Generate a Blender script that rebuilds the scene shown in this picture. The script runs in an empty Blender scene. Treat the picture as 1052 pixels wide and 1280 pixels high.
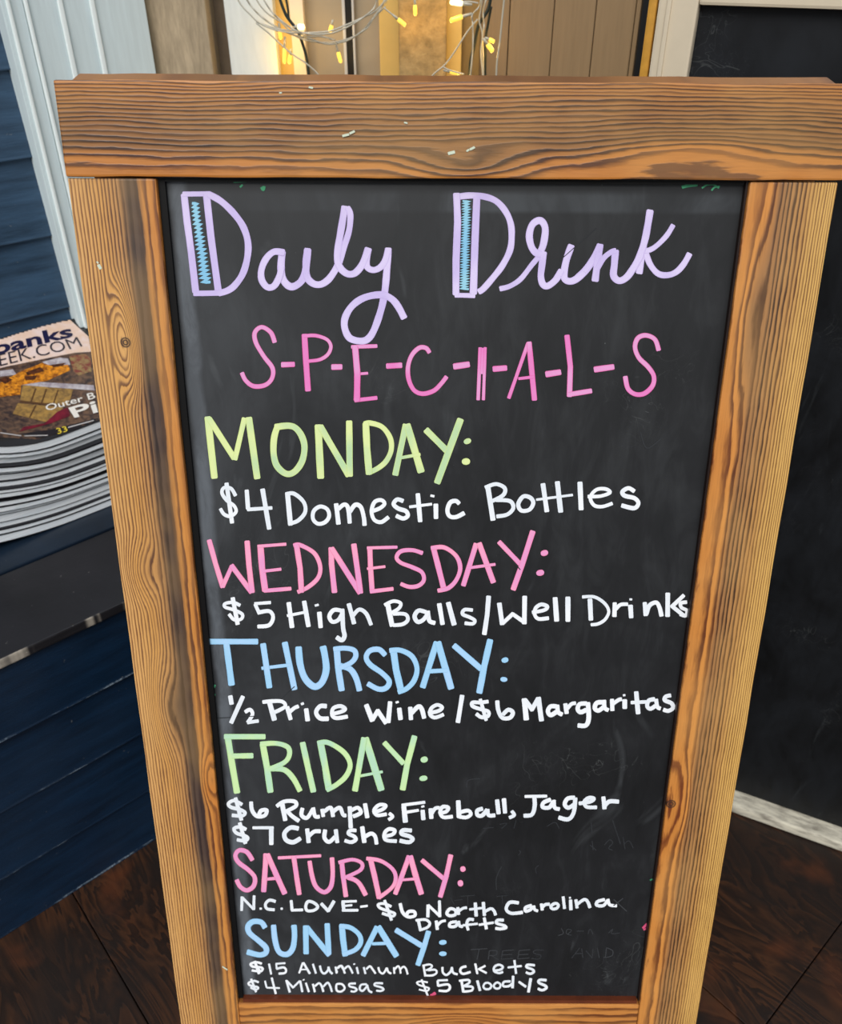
import bpy, bmesh, math, random
from mathutils import Vector, Matrix, Euler
from mathutils.bvhtree import BVHTree

# ------------------------------------------------------------------ camera, sky, sun, exposure
scene = bpy.context.scene
C = scene.collection
FPX, CX, CY, CAM_H, PITCH = 1053.0, 526.0, 640.0, 1.55, math.radians(35)
cam = bpy.data.cameras.new('camera')
cam.sensor_fit = 'HORIZONTAL'; cam.sensor_width = 36.0; cam.lens = 36.0 * FPX / 1052.0
cam.clip_start = 0.01
camo = bpy.data.objects.new('camera', cam); C.objects.link(camo)
camo.location = (0, 0, CAM_H); camo.rotation_euler = (math.pi / 2 - PITCH, 0, 0)
scene.camera = camo
cam.dof.use_dof = True; cam.dof.focus_distance = 0.98; cam.dof.aperture_fstop = 9.0

world = bpy.data.worlds.new('overcast_sky'); scene.world = world; world.use_nodes = True
wn = world.node_tree.nodes; wl = world.node_tree.links; wn.clear()
wo = wn.new('ShaderNodeOutputWorld'); wb = wn.new('ShaderNodeBackground')
wg = wn.new('ShaderNodeNewGeometry'); ws = wn.new('ShaderNodeSeparateXYZ'); wr = wn.new('ShaderNodeValToRGB')
wm = wn.new('ShaderNodeMapRange'); wm.inputs[1].default_value = -1; wm.inputs[2].default_value = 1
wl.new(wg.outputs['Incoming'], ws.inputs[0]); wl.new(ws.outputs[2], wm.inputs[0]); wl.new(wm.outputs[0], wr.inputs[0])
# Incoming points back at the viewer: its z is negative when looking up
cr = wr.color_ramp
cr.elements[0].position = 0.0; cr.elements[0].color = (0.80, 0.90, 1.0, 1)
cr.elements[1].position = 1.0; cr.elements[1].color = (0.10, 0.09, 0.08, 1)
e = cr.elements.new(0.47); e.color = (0.95, 0.98, 1.0, 1)
e = cr.elements.new(0.53); e.color = (0.20, 0.19, 0.18, 1)
wl.new(wr.outputs[0], wb.inputs[0]); wb.inputs[1].default_value = 0.62
wl.new(wb.outputs[0], wo.inputs[0])

sun = bpy.data.lights.new('sun', 'SUN'); sun.energy = 2.15; sun.angle = math.radians(35); sun.color = (1.0, 0.965, 0.91)
suno = bpy.data.objects.new('sun', sun); C.objects.link(suno)
suno.rotation_euler = Vector((-0.16, -0.70, 0.70)).to_track_quat('Z', 'Y').to_euler()

vs = scene.view_settings
vs.view_transform = 'Standard'; vs.look = 'None'; vs.gamma = 1.0; vs.use_curve_mapping = False; vs.exposure = 0.16

# ------------------------------------------------------------------ helpers
random.seed(7)
def lin(r, g, b):
    f = lambda c: (c / 255 / 12.92) if c / 255 <= 0.04045 else ((c / 255 + 0.055) / 1.055) ** 2.4
    return (f(r), f(g), f(b), 1)

CAMP = Vector((0, 0, CAM_H))
def ray(x, y):
    a = (x - CX) / FPX; b = -(y - CY) / FPX
    return Vector((a, math.cos(PITCH) + b * math.sin(PITCH), -math.sin(PITCH) + b * math.cos(PITCH)))
def on_plane(x, y, p0, n):
    r = ray(x, y); return CAMP + r * ((Vector(p0) - CAMP).dot(n) / r.dot(n))
def at_y(x, y, Y): return on_plane(x, y, (0, Y, 0), Vector((0, 1, 0)))
def at_z(x, y, Z): return on_plane(x, y, (0, 0, Z), Vector((0, 0, 1)))

def tag(o, label=None, cat=None, group=None, kind=None):
    if label: o['label'] = label
    if cat: o['category'] = cat
    if group: o['group'] = group
    if kind: o['kind'] = kind
    return o
def link_mesh(name, me, mat=None, parent=None, matrix=None):
    o = bpy.data.objects.new(name, me); C.objects.link(o)
    if mat: 
        if not me.materials: me.materials.append(mat)
    if matrix is not None: o.matrix_world = matrix
    if parent is not None:
        o.parent = parent
        if matrix is not None: o.matrix_basis = matrix
    return o
def empty(name, matrix=None, parent=None):
    o = bpy.data.objects.new(name, None); C.objects.link(o); o.empty_display_size = 0.1
    if parent is not None: o.parent = parent
    if matrix is not None: o.matrix_basis = matrix
    return o
def from_bm(bm, name):
    me = bpy.data.meshes.new(name); bm.normal_update(); bm.to_mesh(me); bm.free(); return me
def box_mesh(name, lo, hi, bevel=0.0, seg=2):
    bm = bmesh.new(); bmesh.ops.create_cube(bm, size=1)
    for v in bm.verts:
        v.co = Vector([lo[i] + (v.co[i] + 0.5) * (hi[i] - lo[i]) for i in range(3)])
    if bevel: bmesh.ops.bevel(bm, geom=list(bm.edges), offset=bevel, segments=seg, affect='EDGES', profile=0.6)
    bmesh.ops.recalc_face_normals(bm, faces=bm.faces)
    return from_bm(bm, name)
def box(name, lo, hi, mat, parent=None, bevel=0.0, matrix=None, seg=2):
    return link_mesh(name, box_mesh(name, lo, hi, bevel, seg), mat, parent, matrix)
def catmull(P, sub=6, closed=False):
    n = len(P); out = []
    if n < 3: return [tuple(p) for p in P]
    rng = range(n) if closed else range(n - 1)
    for i in rng:
        if closed: p0, p1, p2, p3 = P[(i - 1) % n], P[i], P[(i + 1) % n], P[(i + 2) % n]
        else: p0, p1, p2, p3 = P[max(i - 1, 0)], P[i], P[i + 1], P[min(i + 2, n - 1)]
        for k in range(sub):
            t = k / sub
            out.append(tuple(0.5 * ((2 * b) + (-a + c) * t + (2 * a - 5 * b + 4 * c - d) * t * t + (-a + 3 * b - 3 * c + d) * t ** 3)
                             for a, b, c, d in zip(p0, p1, p2, p3)))
    if not closed: out.append(tuple(P[-1]))
    return out
def tube_mesh(name, P, r, sides=7):
    P = [Vector(p) for p in P]; bm = bmesh.new(); rings = []; up = None
    for i, p in enumerate(P):
        t = (P[min(i + 1, len(P) - 1)] - P[max(i - 1, 0)]).normalized()
        if up is None: up = t.orthogonal().normalized()
        up = (up - t * up.dot(t)).normalized(); s = t.cross(up)
        rr = r(i / (len(P) - 1)) if callable(r) else r
        rings.append([bm.verts.new(p + (up * math.cos(a) + s * math.sin(a)) * rr) for a in [2 * math.pi * k / sides for k in range(sides)]])
    for a, b in zip(rings, rings[1:]):
        for k in range(sides): bm.faces.new((a[k], a[(k + 1) % sides], b[(k + 1) % sides], b[k])).smooth = True
    bm.faces.new(rings[0]); bm.faces.new(rings[-1])
    bmesh.ops.recalc_face_normals(bm, faces=bm.faces)
    return from_bm(bm, name)

# ---- material expression builder
class NT:
    def __init__(s, name):
        s.m = bpy.data.materials.new(name); s.m.use_nodes = True; s.t = s.m.node_tree; s.n = s.t.nodes; s.l = s.t.links
        s.b = s.n['Principled BSDF']
    def _in(s, sock, v):
        if v is None: return
        if hasattr(v, 'node'): s.l.new(v, sock)
        else:
            try: sock.default_value = v
            except Exception: sock.default_value = (v[0], v[1], v[2])
    def math(s, op, a, b=None, c=None, clamp=False):
        n = s.n.new('ShaderNodeMath'); n.operation = op; n.use_clamp = clamp
        for i, v in enumerate((a, b, c)): s._in(n.inputs[i], v)
        return n.outputs[0]
    def add(s, a, b): return s.math('ADD', a, b)
    def sub(s, a, b): return s.math('SUBTRACT', a, b)
    def mul(s, a, b): return s.math('MULTIPLY', a, b)
    def rng(s, v, a, b, c=0.0, d=1.0, smooth=True):
        n = s.n.new('ShaderNodeMapRange'); n.interpolation_type = 'SMOOTHSTEP' if smooth else 'LINEAR'
        s._in(n.inputs[0], v)
        for i, x in enumerate((a, b, c, d)): s._in(n.inputs[i + 1], x)
        return n.outputs[0]
    def obj(s): return s.n.new('ShaderNodeTexCoord').outputs['Object']
    def uv(s): return s.n.new('ShaderNodeTexCoord').outputs['UV']
    def xyz(s, v):
        n = s.n.new('ShaderNodeSeparateXYZ'); s._in(n.inputs[0], v); return n.outputs
    def vec(s, x, y, z):
        n = s.n.new('ShaderNodeCombineXYZ')
        for i, v in enumerate((x, y, z)): s._in(n.inputs[i], v)
        return n.outputs[0]
    def scale(s, v, k):
        n = s.n.new('ShaderNodeVectorMath'); n.operation = 'MULTIPLY'; s._in(n.inputs[0], v); n.inputs[1].default_value = k; return n.outputs[0]
    def noise(s, v, sc, detail=3, rough=0.5, dist=0.0):
        n = s.n.new('ShaderNodeTexNoise'); s._in(n.inputs['Vector'], v); n.inputs['Scale'].default_value = sc
        n.inputs['Detail'].default_value = detail; n.inputs['Roughness'].default_value = rough; n.inputs['Distortion'].default_value = dist
        return n.outputs['Fac']
    def ramp(s, v, stops, interp='LINEAR'):
        n = s.n.new('ShaderNodeValToRGB'); s._in(n.inputs[0], v); r = n.color_ramp; r.interpolation = interp
        while len(r.elements) < len(stops): r.elements.new(0.5)
        for e_, (p, c) in zip(r.elements, stops):
            e_.position = p; e_.color = c if len(c) == 4 else (*c, 1)
        return n.outputs[0]
    def mix(s, f, a, b, mode='MIX'):
        n = s.n.new('ShaderNodeMix'); n.data_type = 'RGBA'; n.blend_type = mode
        s._in(n.inputs[0], f); s._in(n.inputs[6], a); s._in(n.inputs[7], b); return n.outputs[2]
    def bump(s, h, strength=0.3, dist=0.001):
        n = s.n.new('ShaderNodeBump'); n.inputs['Strength'].default_value = strength; n.inputs['Distance'].default_value = dist
        s._in(n.inputs['Height'], h); s.l.new(n.outputs[0], s.b.inputs['Normal'])
    def out(s, color=None, rough=0.5, spec=0.5, metal=0.0):
        if color is not None: s._in(s.b.inputs['Base Color'], color)
        s._in(s.b.inputs['Roughness'], rough); s.b.inputs['Specular IOR Level'].default_value = spec
        s.b.inputs['Metallic'].default_value = metal
        return s.m
def bump_at(s, x, z, cx, cz, rx, rz, amp):
    """a smooth local bump of the growth rings round a knot, in the board's own coordinates"""
    dx = s.mul(s.sub(x, cx), 1 / rx); dz = s.mul(s.sub(z, cz), 1 / rz)
    d = s.math('SQRT', s.add(s.mul(dx, dx), s.mul(dz, dz)))
    return s.mul(s.rng(d, 0.0, 1.0, 1.0, 0.0), amp)
def plain(name, color, rough=0.6, spec=0.4, nsc=40, amt=0.12, bump=0.0, bd=0.0005, metal=0.0, stretch=(1, 1, 1)):
    s = NT(name); v = s.scale(s.obj(), stretch); n = s.noise(v, nsc, 4, 0.6)
    dark = tuple(c * (1 - amt) for c in color[:3]) + (1,); light = tuple(min(1, c * (1 + amt)) for c in color[:3]) + (1,)
    col = s.ramp(n, [(0.3, dark), (0.7, light)])
    if bump: s.bump(n, bump, bd)
    return s.out(col, rough, spec, metal)

# ------------------------------------------------------------------ wood of the sign (coordinates of the sign: x across, z up the slope)
def wood(name, along, across0, width, rings, profile, wander, knots, base, lines, seed, fine=1.0, rough=0.42):
    """rings: (pos 0..1, ring number) table across the board; profile: colour table across; base: tint list"""
    s = NT(name); o = s.xyz(s.obj())
    A = o[2] if along == 'z' else o[0]; B = o[0] if along == 'z' else o[2]
    t = s.mul(s.sub(B, across0), 1.0 / width)
    # wander of the grain along the board
    lowv = s.vec(s.add(s.mul(A, 1.0), seed), s.mul(B, 2.0), seed * 1.7)
    low = s.sub(s.noise(lowv, 2.6, 2, 0.5), 0.5)
    midv = s.vec(s.add(A, seed * 3), s.mul(B, 5.0), seed)
    mid = s.sub(s.noise(midv, 9.0, 3, 0.5), 0.5)
    tw = s.add(t, s.add(s.mul(low, wander[0]), s.mul(mid, wander[1])))
    for (ka, kb, ra, rb, amp) in knots:      # shift grain round knots
        tw = s.add(tw, bump_at(s, B, A, kb, ka, rb, ra, amp))
    fc = s.n.new('ShaderNodeFloatCurve'); cur = fc.mapping.curves[0]
    mx = rings[-1][1]
    cur.points[0].location = (0, 0); cur.points[-1].location = (1, 1)
    for p, r in rings[1:-1]: cur.points.new(p, r / mx)
    fc.mapping.use_clip = False; fc.mapping.extend = 'EXTRAPOLATED'; fc.mapping.update()
    s._in(fc.inputs['Value'], tw)
    g = s.mul(fc.outputs[0], mx)
    g = s.add(g, s.mul(s.sub(s.noise(s.vec(s.mul(A, 6.0), s.mul(B, 40.0), seed), 3.0, 3, 0.6), 0.5), 0.9))
    fr = s.math('FRACT', s.add(g, 50.0))
    # one ring: pale early wood rising slowly into dark late wood, then a quick return
    ring = s.ramp(fr, [(0.0, (0.10,) * 3), (0.12, (0, 0, 0)), (0.40, (0.10,) * 3), (0.60, (0.70,) * 3), (0.72, (1,) * 3), (0.90, (1,) * 3), (1.0, (0.10,) * 3)])
    vary = s.noise(s.vec(s.mul(A, 3.0), s.mul(g, 0.55), seed + 4), 1.6, 2, 0.5)
    ring = s.mul(ring, s.rng(vary, 0.25, 0.60, lines[0], lines[1]))
    colb = s.ramp(tw, [(p, c) for p, c in base])
    dk = s.ramp(tw, [(p, c) for p, c in profile])
    col = s.mix(ring, colb, dk)
    # pores, scuffs and uneven varnish
    pore = s.noise(s.vec(s.mul(A, 22.0), s.mul(B, 420.0), 0), 1.0, 3, 0.65)
    if along == 'x': pore = s.noise(s.vec(s.mul(A, 22.0), s.mul(B, 420.0), 2), 1.0, 3, 0.65)
    col = s.mix(s.rng(pore, 0.42, 0.75, 0.0, 0.30), col, s.mix(0.65, col, lin(70, 42, 26)))
    big = s.noise(s.vec(s.add(A, 5 + seed), s.mul(B, 1.6), 0), 6.0, 3, 0.6)
    col = s.mix(s.rng(big, 0.35, 0.7, 0.0, 0.30), col, s.mix(0.5, col, lin(236, 186, 110)))
    for (ka, kb, ra, rb, amp) in knots:      # dark heart of the knot
        if abs(amp) > 0.3:
            k = bump_at(s, B, A, kb, ka, ra * 0.09, ra * 0.09, 1.0)
            kr = s.math('FRACT', s.mul(k, 2.3))
            col = s.mix(s.mul(s.rng(k, 0.0, 0.25), s.rng(kr, 0.1, 0.7, 0.25, 0.9)), col, lin(48, 36, 32))
    h = s.add(s.mul(ring, 0.8), s.mul(pore, 0.35))
    s.bump(h, 0.35, 0.0008)
    return s.out(col, s.rng(big, 0.3, 0.7, rough - 0.06, rough + 0.10), 0.45)

# sign frame in the world
OX, OY, OZ = 0.0269, 0.6195, 0.2089
TILT, ROLL = math.radians(14.1786), math.radians(0.2943)
RS = Matrix.Rotation(-TILT, 4, 'X') @ Matrix.Rotation(ROLL, 4, 'Y')
MS = Matrix.Translation((OX, OY, OZ)) @ RS
MSI = MS.inverted()
SN = (RS @ Vector((0, 1, 0, 0))).to_3d()
HB = 1.1597                                     # height of the opening
TH, BD = 0.026, 0.011                           # frame thickness; chalkboard set back
def sgn(x, y, depth=0.0):
    """pixel -> the sign's own coordinates on the plane `depth` behind the frame's face"""
    p0 = MS @ Vector((0, depth, 0)); return MSI @ on_plane(x, y, p0, SN)

# ------------------------------------------------------------------ the setting
A0 = Vector((-0.784, 0.831, 0)); D = Vector((0.7484, 0.6632, 0)); NL = Vector((-0.6632, 0.7484, 0))
ML = Matrix.Translation(A0) @ Matrix(((D.x, NL.x, 0, 0), (D.y, NL.y, 0, 0), (0, 0, 1, 0), (0, 0, 0, 1)))   # left frame: x along the wall, y into it
BR = Vector((0.684, 1.111, 0)); DR = Vector((0.903, -0.430, 0)).normalized(); NR = Vector((-DR.y, DR.x, 0))
MR = Matrix.Translation(BR) @ Matrix(((DR.x, NR.x, 0, 0), (DR.y, NR.y, 0, 0), (0, 0, 1, 0), (0, 0, 0, 1)))

# floor of dark stained plywood sheets
def floor_mat():
    s = NT('stained_plywood'); o = s.obj()
    x = s.xyz(o)
    v = s.vec(s.mul(x[0], 6.5), s.mul(x[1], 1.7), x[2])
    n1 = s.noise(v, 1.5, 4, 0.55, 1.4); rings = s.math('FRACT', s.mul(n1, 9.0))
    r = s.ramp(rings, [(0.0, (0.2,) * 3), (0.5, (0.8,) * 3), (0.85, (1,) * 3), (1.0, (0.2,) * 3)])
    patch = s.noise(o, 4.5, 4, 0.6, 0.5)
    c = s.mix(r, lin(74, 45, 26), lin(30, 19, 14))
    c = s.mix(s.rng(patch, 0.42, 0.62, 0, 0.75), c, lin(26, 18, 15))
    c = s.mix(s.rng(s.noise(s.scale(o, (1, 1, 1)), 7.0, 3, 0.5), 0.58, 0.75, 0, 0.5), c, lin(98, 52, 26))
    dust = s.noise(o, 260, 2, 0.6)
    c = s.mix(s.rng(dust, 0.74, 0.80, 0, 0.5), c, lin(120, 105, 90))
    s.bump(s.add(s.mul(r, 0.5), s.mul(s.noise(o, 60, 4, 0.6), 0.5)), 0.35, 0.001)
    return s.out(c, s.rng(patch, 0.3, 0.7, 0.42, 0.62), 0.35)
FM = floor_mat()
floor = tag(box('floor', (-2.2, -2.6, -0.06), (3.2, 1.4, -0.018), plain('floor_joint', lin(12, 9, 8), 0.9, 0.1), matrix=ML), kind='structure')
rows = [(-1.0245, 1.35, [-2.2, -0.63, 0.137, 0.903, 1.67, 3.2]), (-2.6, -1.0262, [-2.2, -0.30, 0.52, 1.62, 3.2])]
for (y0, y1, us) in rows:
    for a, b in zip(us, us[1:]):
        box('plank', (a + 0.0009, y0, -0.018), (b - 0.0009, y1, 0.0), FM, floor, 0.0015)

# blue painted siding
def paint(name, c, wear, rough=0.45, glossy=0.4, lips=(), front=None):
    s = NT(name); o = s.obj(); v = s.scale(o, (1.2, 1.0, 9.0))
    n = s.noise(v, 6, 5, 0.6); m = s.noise(o, 3.5, 3, 0.5)
    dk = tuple(k * 0.62 for k in c[:3]) + (1,); lt = tuple(min(1, k * 1.45) for k in c[:3]) + (1,)
    col = s.ramp(n, [(0.3, dk), (0.5, c), (0.75, lt)])
    col = s.mix(s.rng(m, 0.45, 0.7, 0, 0.4), col, lt)
    sp = s.noise(s.scale(o, (1, 1, 1)), 95, 3, 0.6)
    col = s.mix(s.rng(sp, 0.70, 0.76, 0, wear), col, lin(150, 150, 145))
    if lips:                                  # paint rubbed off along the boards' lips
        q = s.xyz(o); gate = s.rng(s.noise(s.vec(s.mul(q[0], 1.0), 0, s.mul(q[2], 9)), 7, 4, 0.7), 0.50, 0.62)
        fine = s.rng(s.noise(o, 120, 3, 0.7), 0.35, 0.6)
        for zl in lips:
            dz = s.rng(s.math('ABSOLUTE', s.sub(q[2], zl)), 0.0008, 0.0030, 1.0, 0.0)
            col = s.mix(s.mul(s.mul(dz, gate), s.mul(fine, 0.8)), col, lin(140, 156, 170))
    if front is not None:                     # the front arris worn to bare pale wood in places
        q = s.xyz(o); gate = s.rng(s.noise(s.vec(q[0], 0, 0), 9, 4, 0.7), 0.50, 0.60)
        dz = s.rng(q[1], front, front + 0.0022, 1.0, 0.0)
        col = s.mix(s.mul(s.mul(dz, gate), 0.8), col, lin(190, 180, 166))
    g = s.noise(s.scale(o, (2, 2, 26)), 14, 4, 0.6)
    s.bump(g, 0.45, 0.0012)
    return s.out(col, s.rng(m, 0.3, 0.7, rough - 0.08, rough + 0.1), glossy)
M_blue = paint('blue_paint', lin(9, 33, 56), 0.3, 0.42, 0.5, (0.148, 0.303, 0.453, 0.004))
M_blue_wall = paint('blue_wall_paint', lin(52, 76, 100), 0.35, 0.45)
M_joint = plain('dark_gap', lin(10, 14, 20), 0.9, 0.1)

def lap_board(name, u0, u1, z0, z1, y, mat, parent, tilt=0.010, thick=0.014, M=ML):
    """a clapboard: thicker and prouder at its lower edge, with an eased lip"""
    prof = [(y + 0.004, z1), (y - thick * 0.45, z1), (y - thick * 0.45 - tilt * 0.92, z0 + 0.006), (y - thick * 0.45 - tilt, z0 + 0.002), (y - thick * 0.40 - tilt, z0), (y + 0.004, z0)]
    bm = bmesh.new(); k = 10; rings = []
    for i in range(k + 1):
        u = u0 + (u1 - u0) * i / k; w = 0.0012 * math.sin(i * 2.1 + z0 * 31)
        rings.append([bm.verts.new((u, py, pz + w)) for py, pz in prof])
    for a, b in zip(rings, rings[1:]):
        for j in range(len(prof)): bm.faces.new((a[j], a[(j + 1) % len(prof)], b[(j + 1) % len(prof)], b[j]))
    bm.faces.new(rings[0]); bm.faces.new(rings[-1])
    bmesh.ops.recalc_face_normals(bm, faces=bm.faces)
    return link_mesh(name, from_bm(bm, name), mat, parent)

wall_left = tag(box('wall_left', (-2.2, 0.574, 0.0), (0.66, 0.66, 2.3), M_joint, matrix=ML), kind='structure')
z = 0.624; k = 0
joints = [0.625, 0.768, 0.910, 1.053, 1.195, 1.340, 1.483, 1.627, 1.77, 1.913, 2.056, 2.2, 2.3]
for a, b in zip(joints, joints[1:]):
    lap_board('siding_board', -2.2, 0.62, a, b - 0.001, 0.574, M_blue_wall, wall_left, 0.009)

# the low storage bench the magazines lie on
bench = empty('bench', ML)
tag(bench, 'low dark navy bench clad in lap boards, its flat top carrying the magazines', 'bench')
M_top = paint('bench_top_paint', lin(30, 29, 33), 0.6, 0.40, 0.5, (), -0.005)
M_top2 = paint('bench_back_board_paint', lin(18, 31, 46), 0.3, 0.42)
box('core', (-2.2, 0.016, 0.0), (0.80, 0.56, 0.596), M_joint, bench)
for a, b in zip([0.0, 0.145, 0.30, 0.450], [0.145, 0.30, 0.450, 0.592]):
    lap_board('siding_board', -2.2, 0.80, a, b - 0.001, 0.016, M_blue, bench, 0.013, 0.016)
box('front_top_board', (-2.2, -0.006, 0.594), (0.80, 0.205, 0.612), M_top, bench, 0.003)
box('back_top_board', (-2.2, 0.208, 0.594), (0.80, 0.56, 0.615), M_top2, bench, 0.003)

# pale beadboard pilaster
M_white = plain('pale_grey_paint', lin(212, 226, 229), 0.55, 0.35, 12, 0.06, 0.25, 0.0008, stretch=(9, 9, 0.8))
M_bead = plain('white_bead_paint', lin(240, 248, 248), 0.5, 0.35, 12, 0.03)
pil = tag(box('trim_1', (0.590, 0.540, 0.0), (0.842, 0.64, 2.3), M_white, matrix=ML), kind='structure')
grooves = [0.596, 0.6285, 0.686, 0.742, 0.842]
for i, (a, b) in enumerate(zip([0.588] + grooves[1:-1], grooves[1:])):
    box('board', (a + (0.004 if i else 0.0), 0.522, 0.0), (b - (0.004 if i < 3 else 0), 0.541, 2.3), M_white, pil, 0.002)
for g in (0.5995, 0.6285, 0.686, 0.742):
    w = 0.0030 if g < 0.65 else 0.0042
    box('bead', (g - w, 0.517, 0.0), (g + w, 0.540, 2.3), M_bead, pil, 0.0022)

# back wall strips: rough post, dark trim, grey board, window stiles, timber post, brown boards
def strip(name, x0, x1, Y, mat, parent=None, depth=0.03, ypx=45, z0=0.0, z1=2.3, bev=0.002):
    X0 = at_y(x0, ypx, Y).x; X1 = at_y(x1, ypx, Y).x
    return box(name, (X0, Y, z0), (X1, Y + depth, z1), mat, parent, bev)
wall_back = tag(box('wall_back', (-0.60, 1.93, 0), (0.75, 2.0, 2.3), plain('taupe_paint', lin(120, 104, 82), 0.6, 0.3, 20, 0.08)), kind='structure')
def rough_mat(name, c, sc, st, amt=0.3, b=0.8, bd=0.004, rg=0.85):
    s = NT(name); v = s.scale(s.obj(), st); n = s.noise(v, sc, 6, 0.7, 0.6); n2 = s.noise(v, sc * 3, 3, 0.6)
    f = s.add(s.mul(n, 0.65), s.mul(n2, 0.35))
    col = s.ramp(f, [(0.36, tuple(k * (1 - amt) for k in c[:3]) + (1,)), (0.52, c), (0.66, tuple(min(1, k * (1 + amt)) for k in c[:3]) + (1,))])
    s.bump(f, b, bd); return s.out(col, rg, 0.2)
M_rough = rough_mat('rough_sawn_taupe', lin(172, 154, 128), 26, (1.6, 1.6, 0.35), 0.28)
M_stone = rough_mat('weathered_timber', lin(160, 134, 92), 22, (1, 1, 1.3), 0.35)
M_dkbrown = plain('dark_taupe', lin(118, 102, 84), 0.6, 0.3)
M_greyb = plain('grey_board_paint', lin(222, 226, 222), 0.6, 0.3, 30, 0.05, 0.3, 0.0008, stretch=(3, 3, 0.6))
M_cream = plain('cream_paint', lin(232, 215, 190), 0.5, 0.4, 20, 0.04)
M_taupe = plain('taupe_stile_paint', lin(158, 144, 122), 0.5, 0.35, 14, 0.05)
M_tan = plain('tan_casing_paint', lin(214, 178, 104), 0.5, 0.35, 14, 0.06)
M_brown = plain('brown_board_paint', lin(146, 120, 88), 0.5, 0.4, 12, 0.08, 0.2, 0.0006, stretch=(12, 12, 0.7))
M_black = plain('black_rubber', lin(14, 13, 14), 0.5, 0.4)
M_silver = plain('pale_metal_trim', lin(190, 190, 190), 0.35, 0.6, 30, 0.05)
def trim(i, *a, **k): return tag(strip('trim_%d' % i, *a, **k), kind='structure')
trim(2, 183, 261, 1.80, M_rough, depth=0.12)
trim(3, 256, 290, 1.87, M_dkbrown, depth=0.06)
trim(4, 284, 344, 1.83, M_greyb, depth=0.09)
trim(5, 342, 365, 1.865, M_tan, depth=0.06)
trim(6, 364, 381, 1.855, M_cream, depth=0.07)
door = tag(strip('door_1', 380, 480, 1.885, M_taupe, depth=0.045), kind='structure')
strip('jamb_seal', 432, 441, 1.872, M_black, door, 0.02)
strip('metal_strip', 428.5, 432.5, 1.868, M_silver, door, 0.02)
strip('metal_strip', 440.5, 443.5, 1.868, M_silver, door, 0.02)
trim(7, 474, 500, 1.86, M_tan, depth=0.06)
trim(8, 498, 558, 1.81, M_stone, depth=0.10, bev=0.004)
trim(9, 557, 577, 1.85, M_tan, depth=0.06)
trim(10, 576, 600, 1.87, plain('ochre_paint', lin(140, 112, 66), 0.5, 0.4), depth=0.05)
# brown tongue and groove boards
back2 = tag(strip('wall_right', 598, 860, 1.90, M_joint, depth=0.03), kind='structure')
for a, b in zip([599, 636, 690.5, 742, 791], [635, 689.5, 741, 790, 800]):
    strip('board', a, b, 1.885, M_brown, back2, 0.02, bev=0.0018)
strip('trim_board', 798, 812, 1.872, M_black, back2, 0.02)

# ------------------------------------------------------------------ framed chalkboard at the right
panel = empty('framed_chalkboard', MR)
tag(panel, 'tall blank black chalkboard in a cream frame behind the right side of the menu sign', 'chalkboard')
def board_black(name, dark, light, rough, blot):
    s = NT(name); o = s.obj()
    n = s.noise(s.scale(o, (1.0, 1, 0.8)), 5.5, 5, 0.6, 1.2); f = s.noise(s.scale(o, (1, 1, 0.35)), 36, 4, 0.65, 0.6)
    m = s.add(s.mul(n, 0.65), s.mul(f, 0.35))
    col = s.ramp(m, [(0.34, dark), (0.68, light)])
    x = s.xyz(o)
    sm = s.noise(s.vec(s.mul(x[0], 18), 0, s.mul(x[2], 4)), 1.0, 4, 0.6, 2.0)
    col = s.mix(s.rng(sm, 0.6, 0.85, 0, blot), col, lin(96, 102, 106))
    for sc_, th, st_ in ((16.0, 0.012, 0.35), (33.0, 0.010, 0.22)):      # hairline scratches and wiped chalk traces
        w = s.noise(s.scale(o, (1, 1, 1.0)), sc_, 2, 0.5, 2.2)
        ln = s.rng(s.math('ABSOLUTE', s.sub(w, 0.5)), 0.0, th, 1.0, 0.0)
        gate = s.rng(s.noise(o, 7.0, 2, 0.5), 0.55, 0.68)
        col = s.mix(s.mul(s.mul(ln, gate), st_ * blot * 2), col, lin(120, 124, 124))
    s.bump(f, 0.12, 0.0004)
    return s.out(col, s.rng(m, 0.3, 0.7, rough - 0.06, rough + 0.1), 0.26)
M_bb2 = board_black('old_chalkboard', lin(9, 10, 12), lin(27, 30, 35), 0.5, 0.22)
M_frame2 = plain('cream_frame_paint', lin(214, 200, 176), 0.5, 0.4, 18, 0.04)
M_gold = plain('gilt_moulding', lin(205, 150, 60), 0.35, 0.5, 60, 0.15)
wr_ = NT('worn_white_rail'); vv = wr_.noise(wr_.scale(wr_.obj(), (0.7, 3, 3)), 26, 5, 0.65)
M_rail2 = wr_.out(wr_.ramp(vv, [(0.36, lin(140, 134, 122)), (0.52, lin(200, 194, 178)), (0.7, lin(226, 220, 200))]), 0.6, 0.3)
UL, UR, ZT = -0.361, 0.80, 1.462
link_mesh('board', box_mesh('board', (UL - 0.01, 0.016, 0.03), (UR + 0.01, 0.024, ZT + 0.01)), M_bb2, panel)
box('frame_stile', (UL - 0.052, 0.0, 0.03), (UL, 0.04, ZT + 0.075), M_frame2, panel, 0.004)
box('frame_stile', (UR, 0.0, 0.03), (UR + 0.06, 0.04, ZT + 0.075), M_frame2, panel, 0.004)
box('frame_rail', (UL, 0.0, ZT), (UR, 0.04, ZT + 0.075), M_frame2, panel, 0.004)
box('frame_rail', (UL, -0.022, 0.003), (UR, 0.045, 0.027), M_rail2, panel, 0.004)['label'] = 'worn whitish bottom rail'
box('gilt_edge', (UL - 0.066, 0.004, 0.03), (UL - 0.054, 0.03, ZT + 0.075), M_gold, panel, 0.004)
box('inner_bead', (UL - 0.040, -0.004, 0.03), (UL - 0.034, 0.002, ZT + 0.06), M_frame2, panel, 0.0015)
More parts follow.
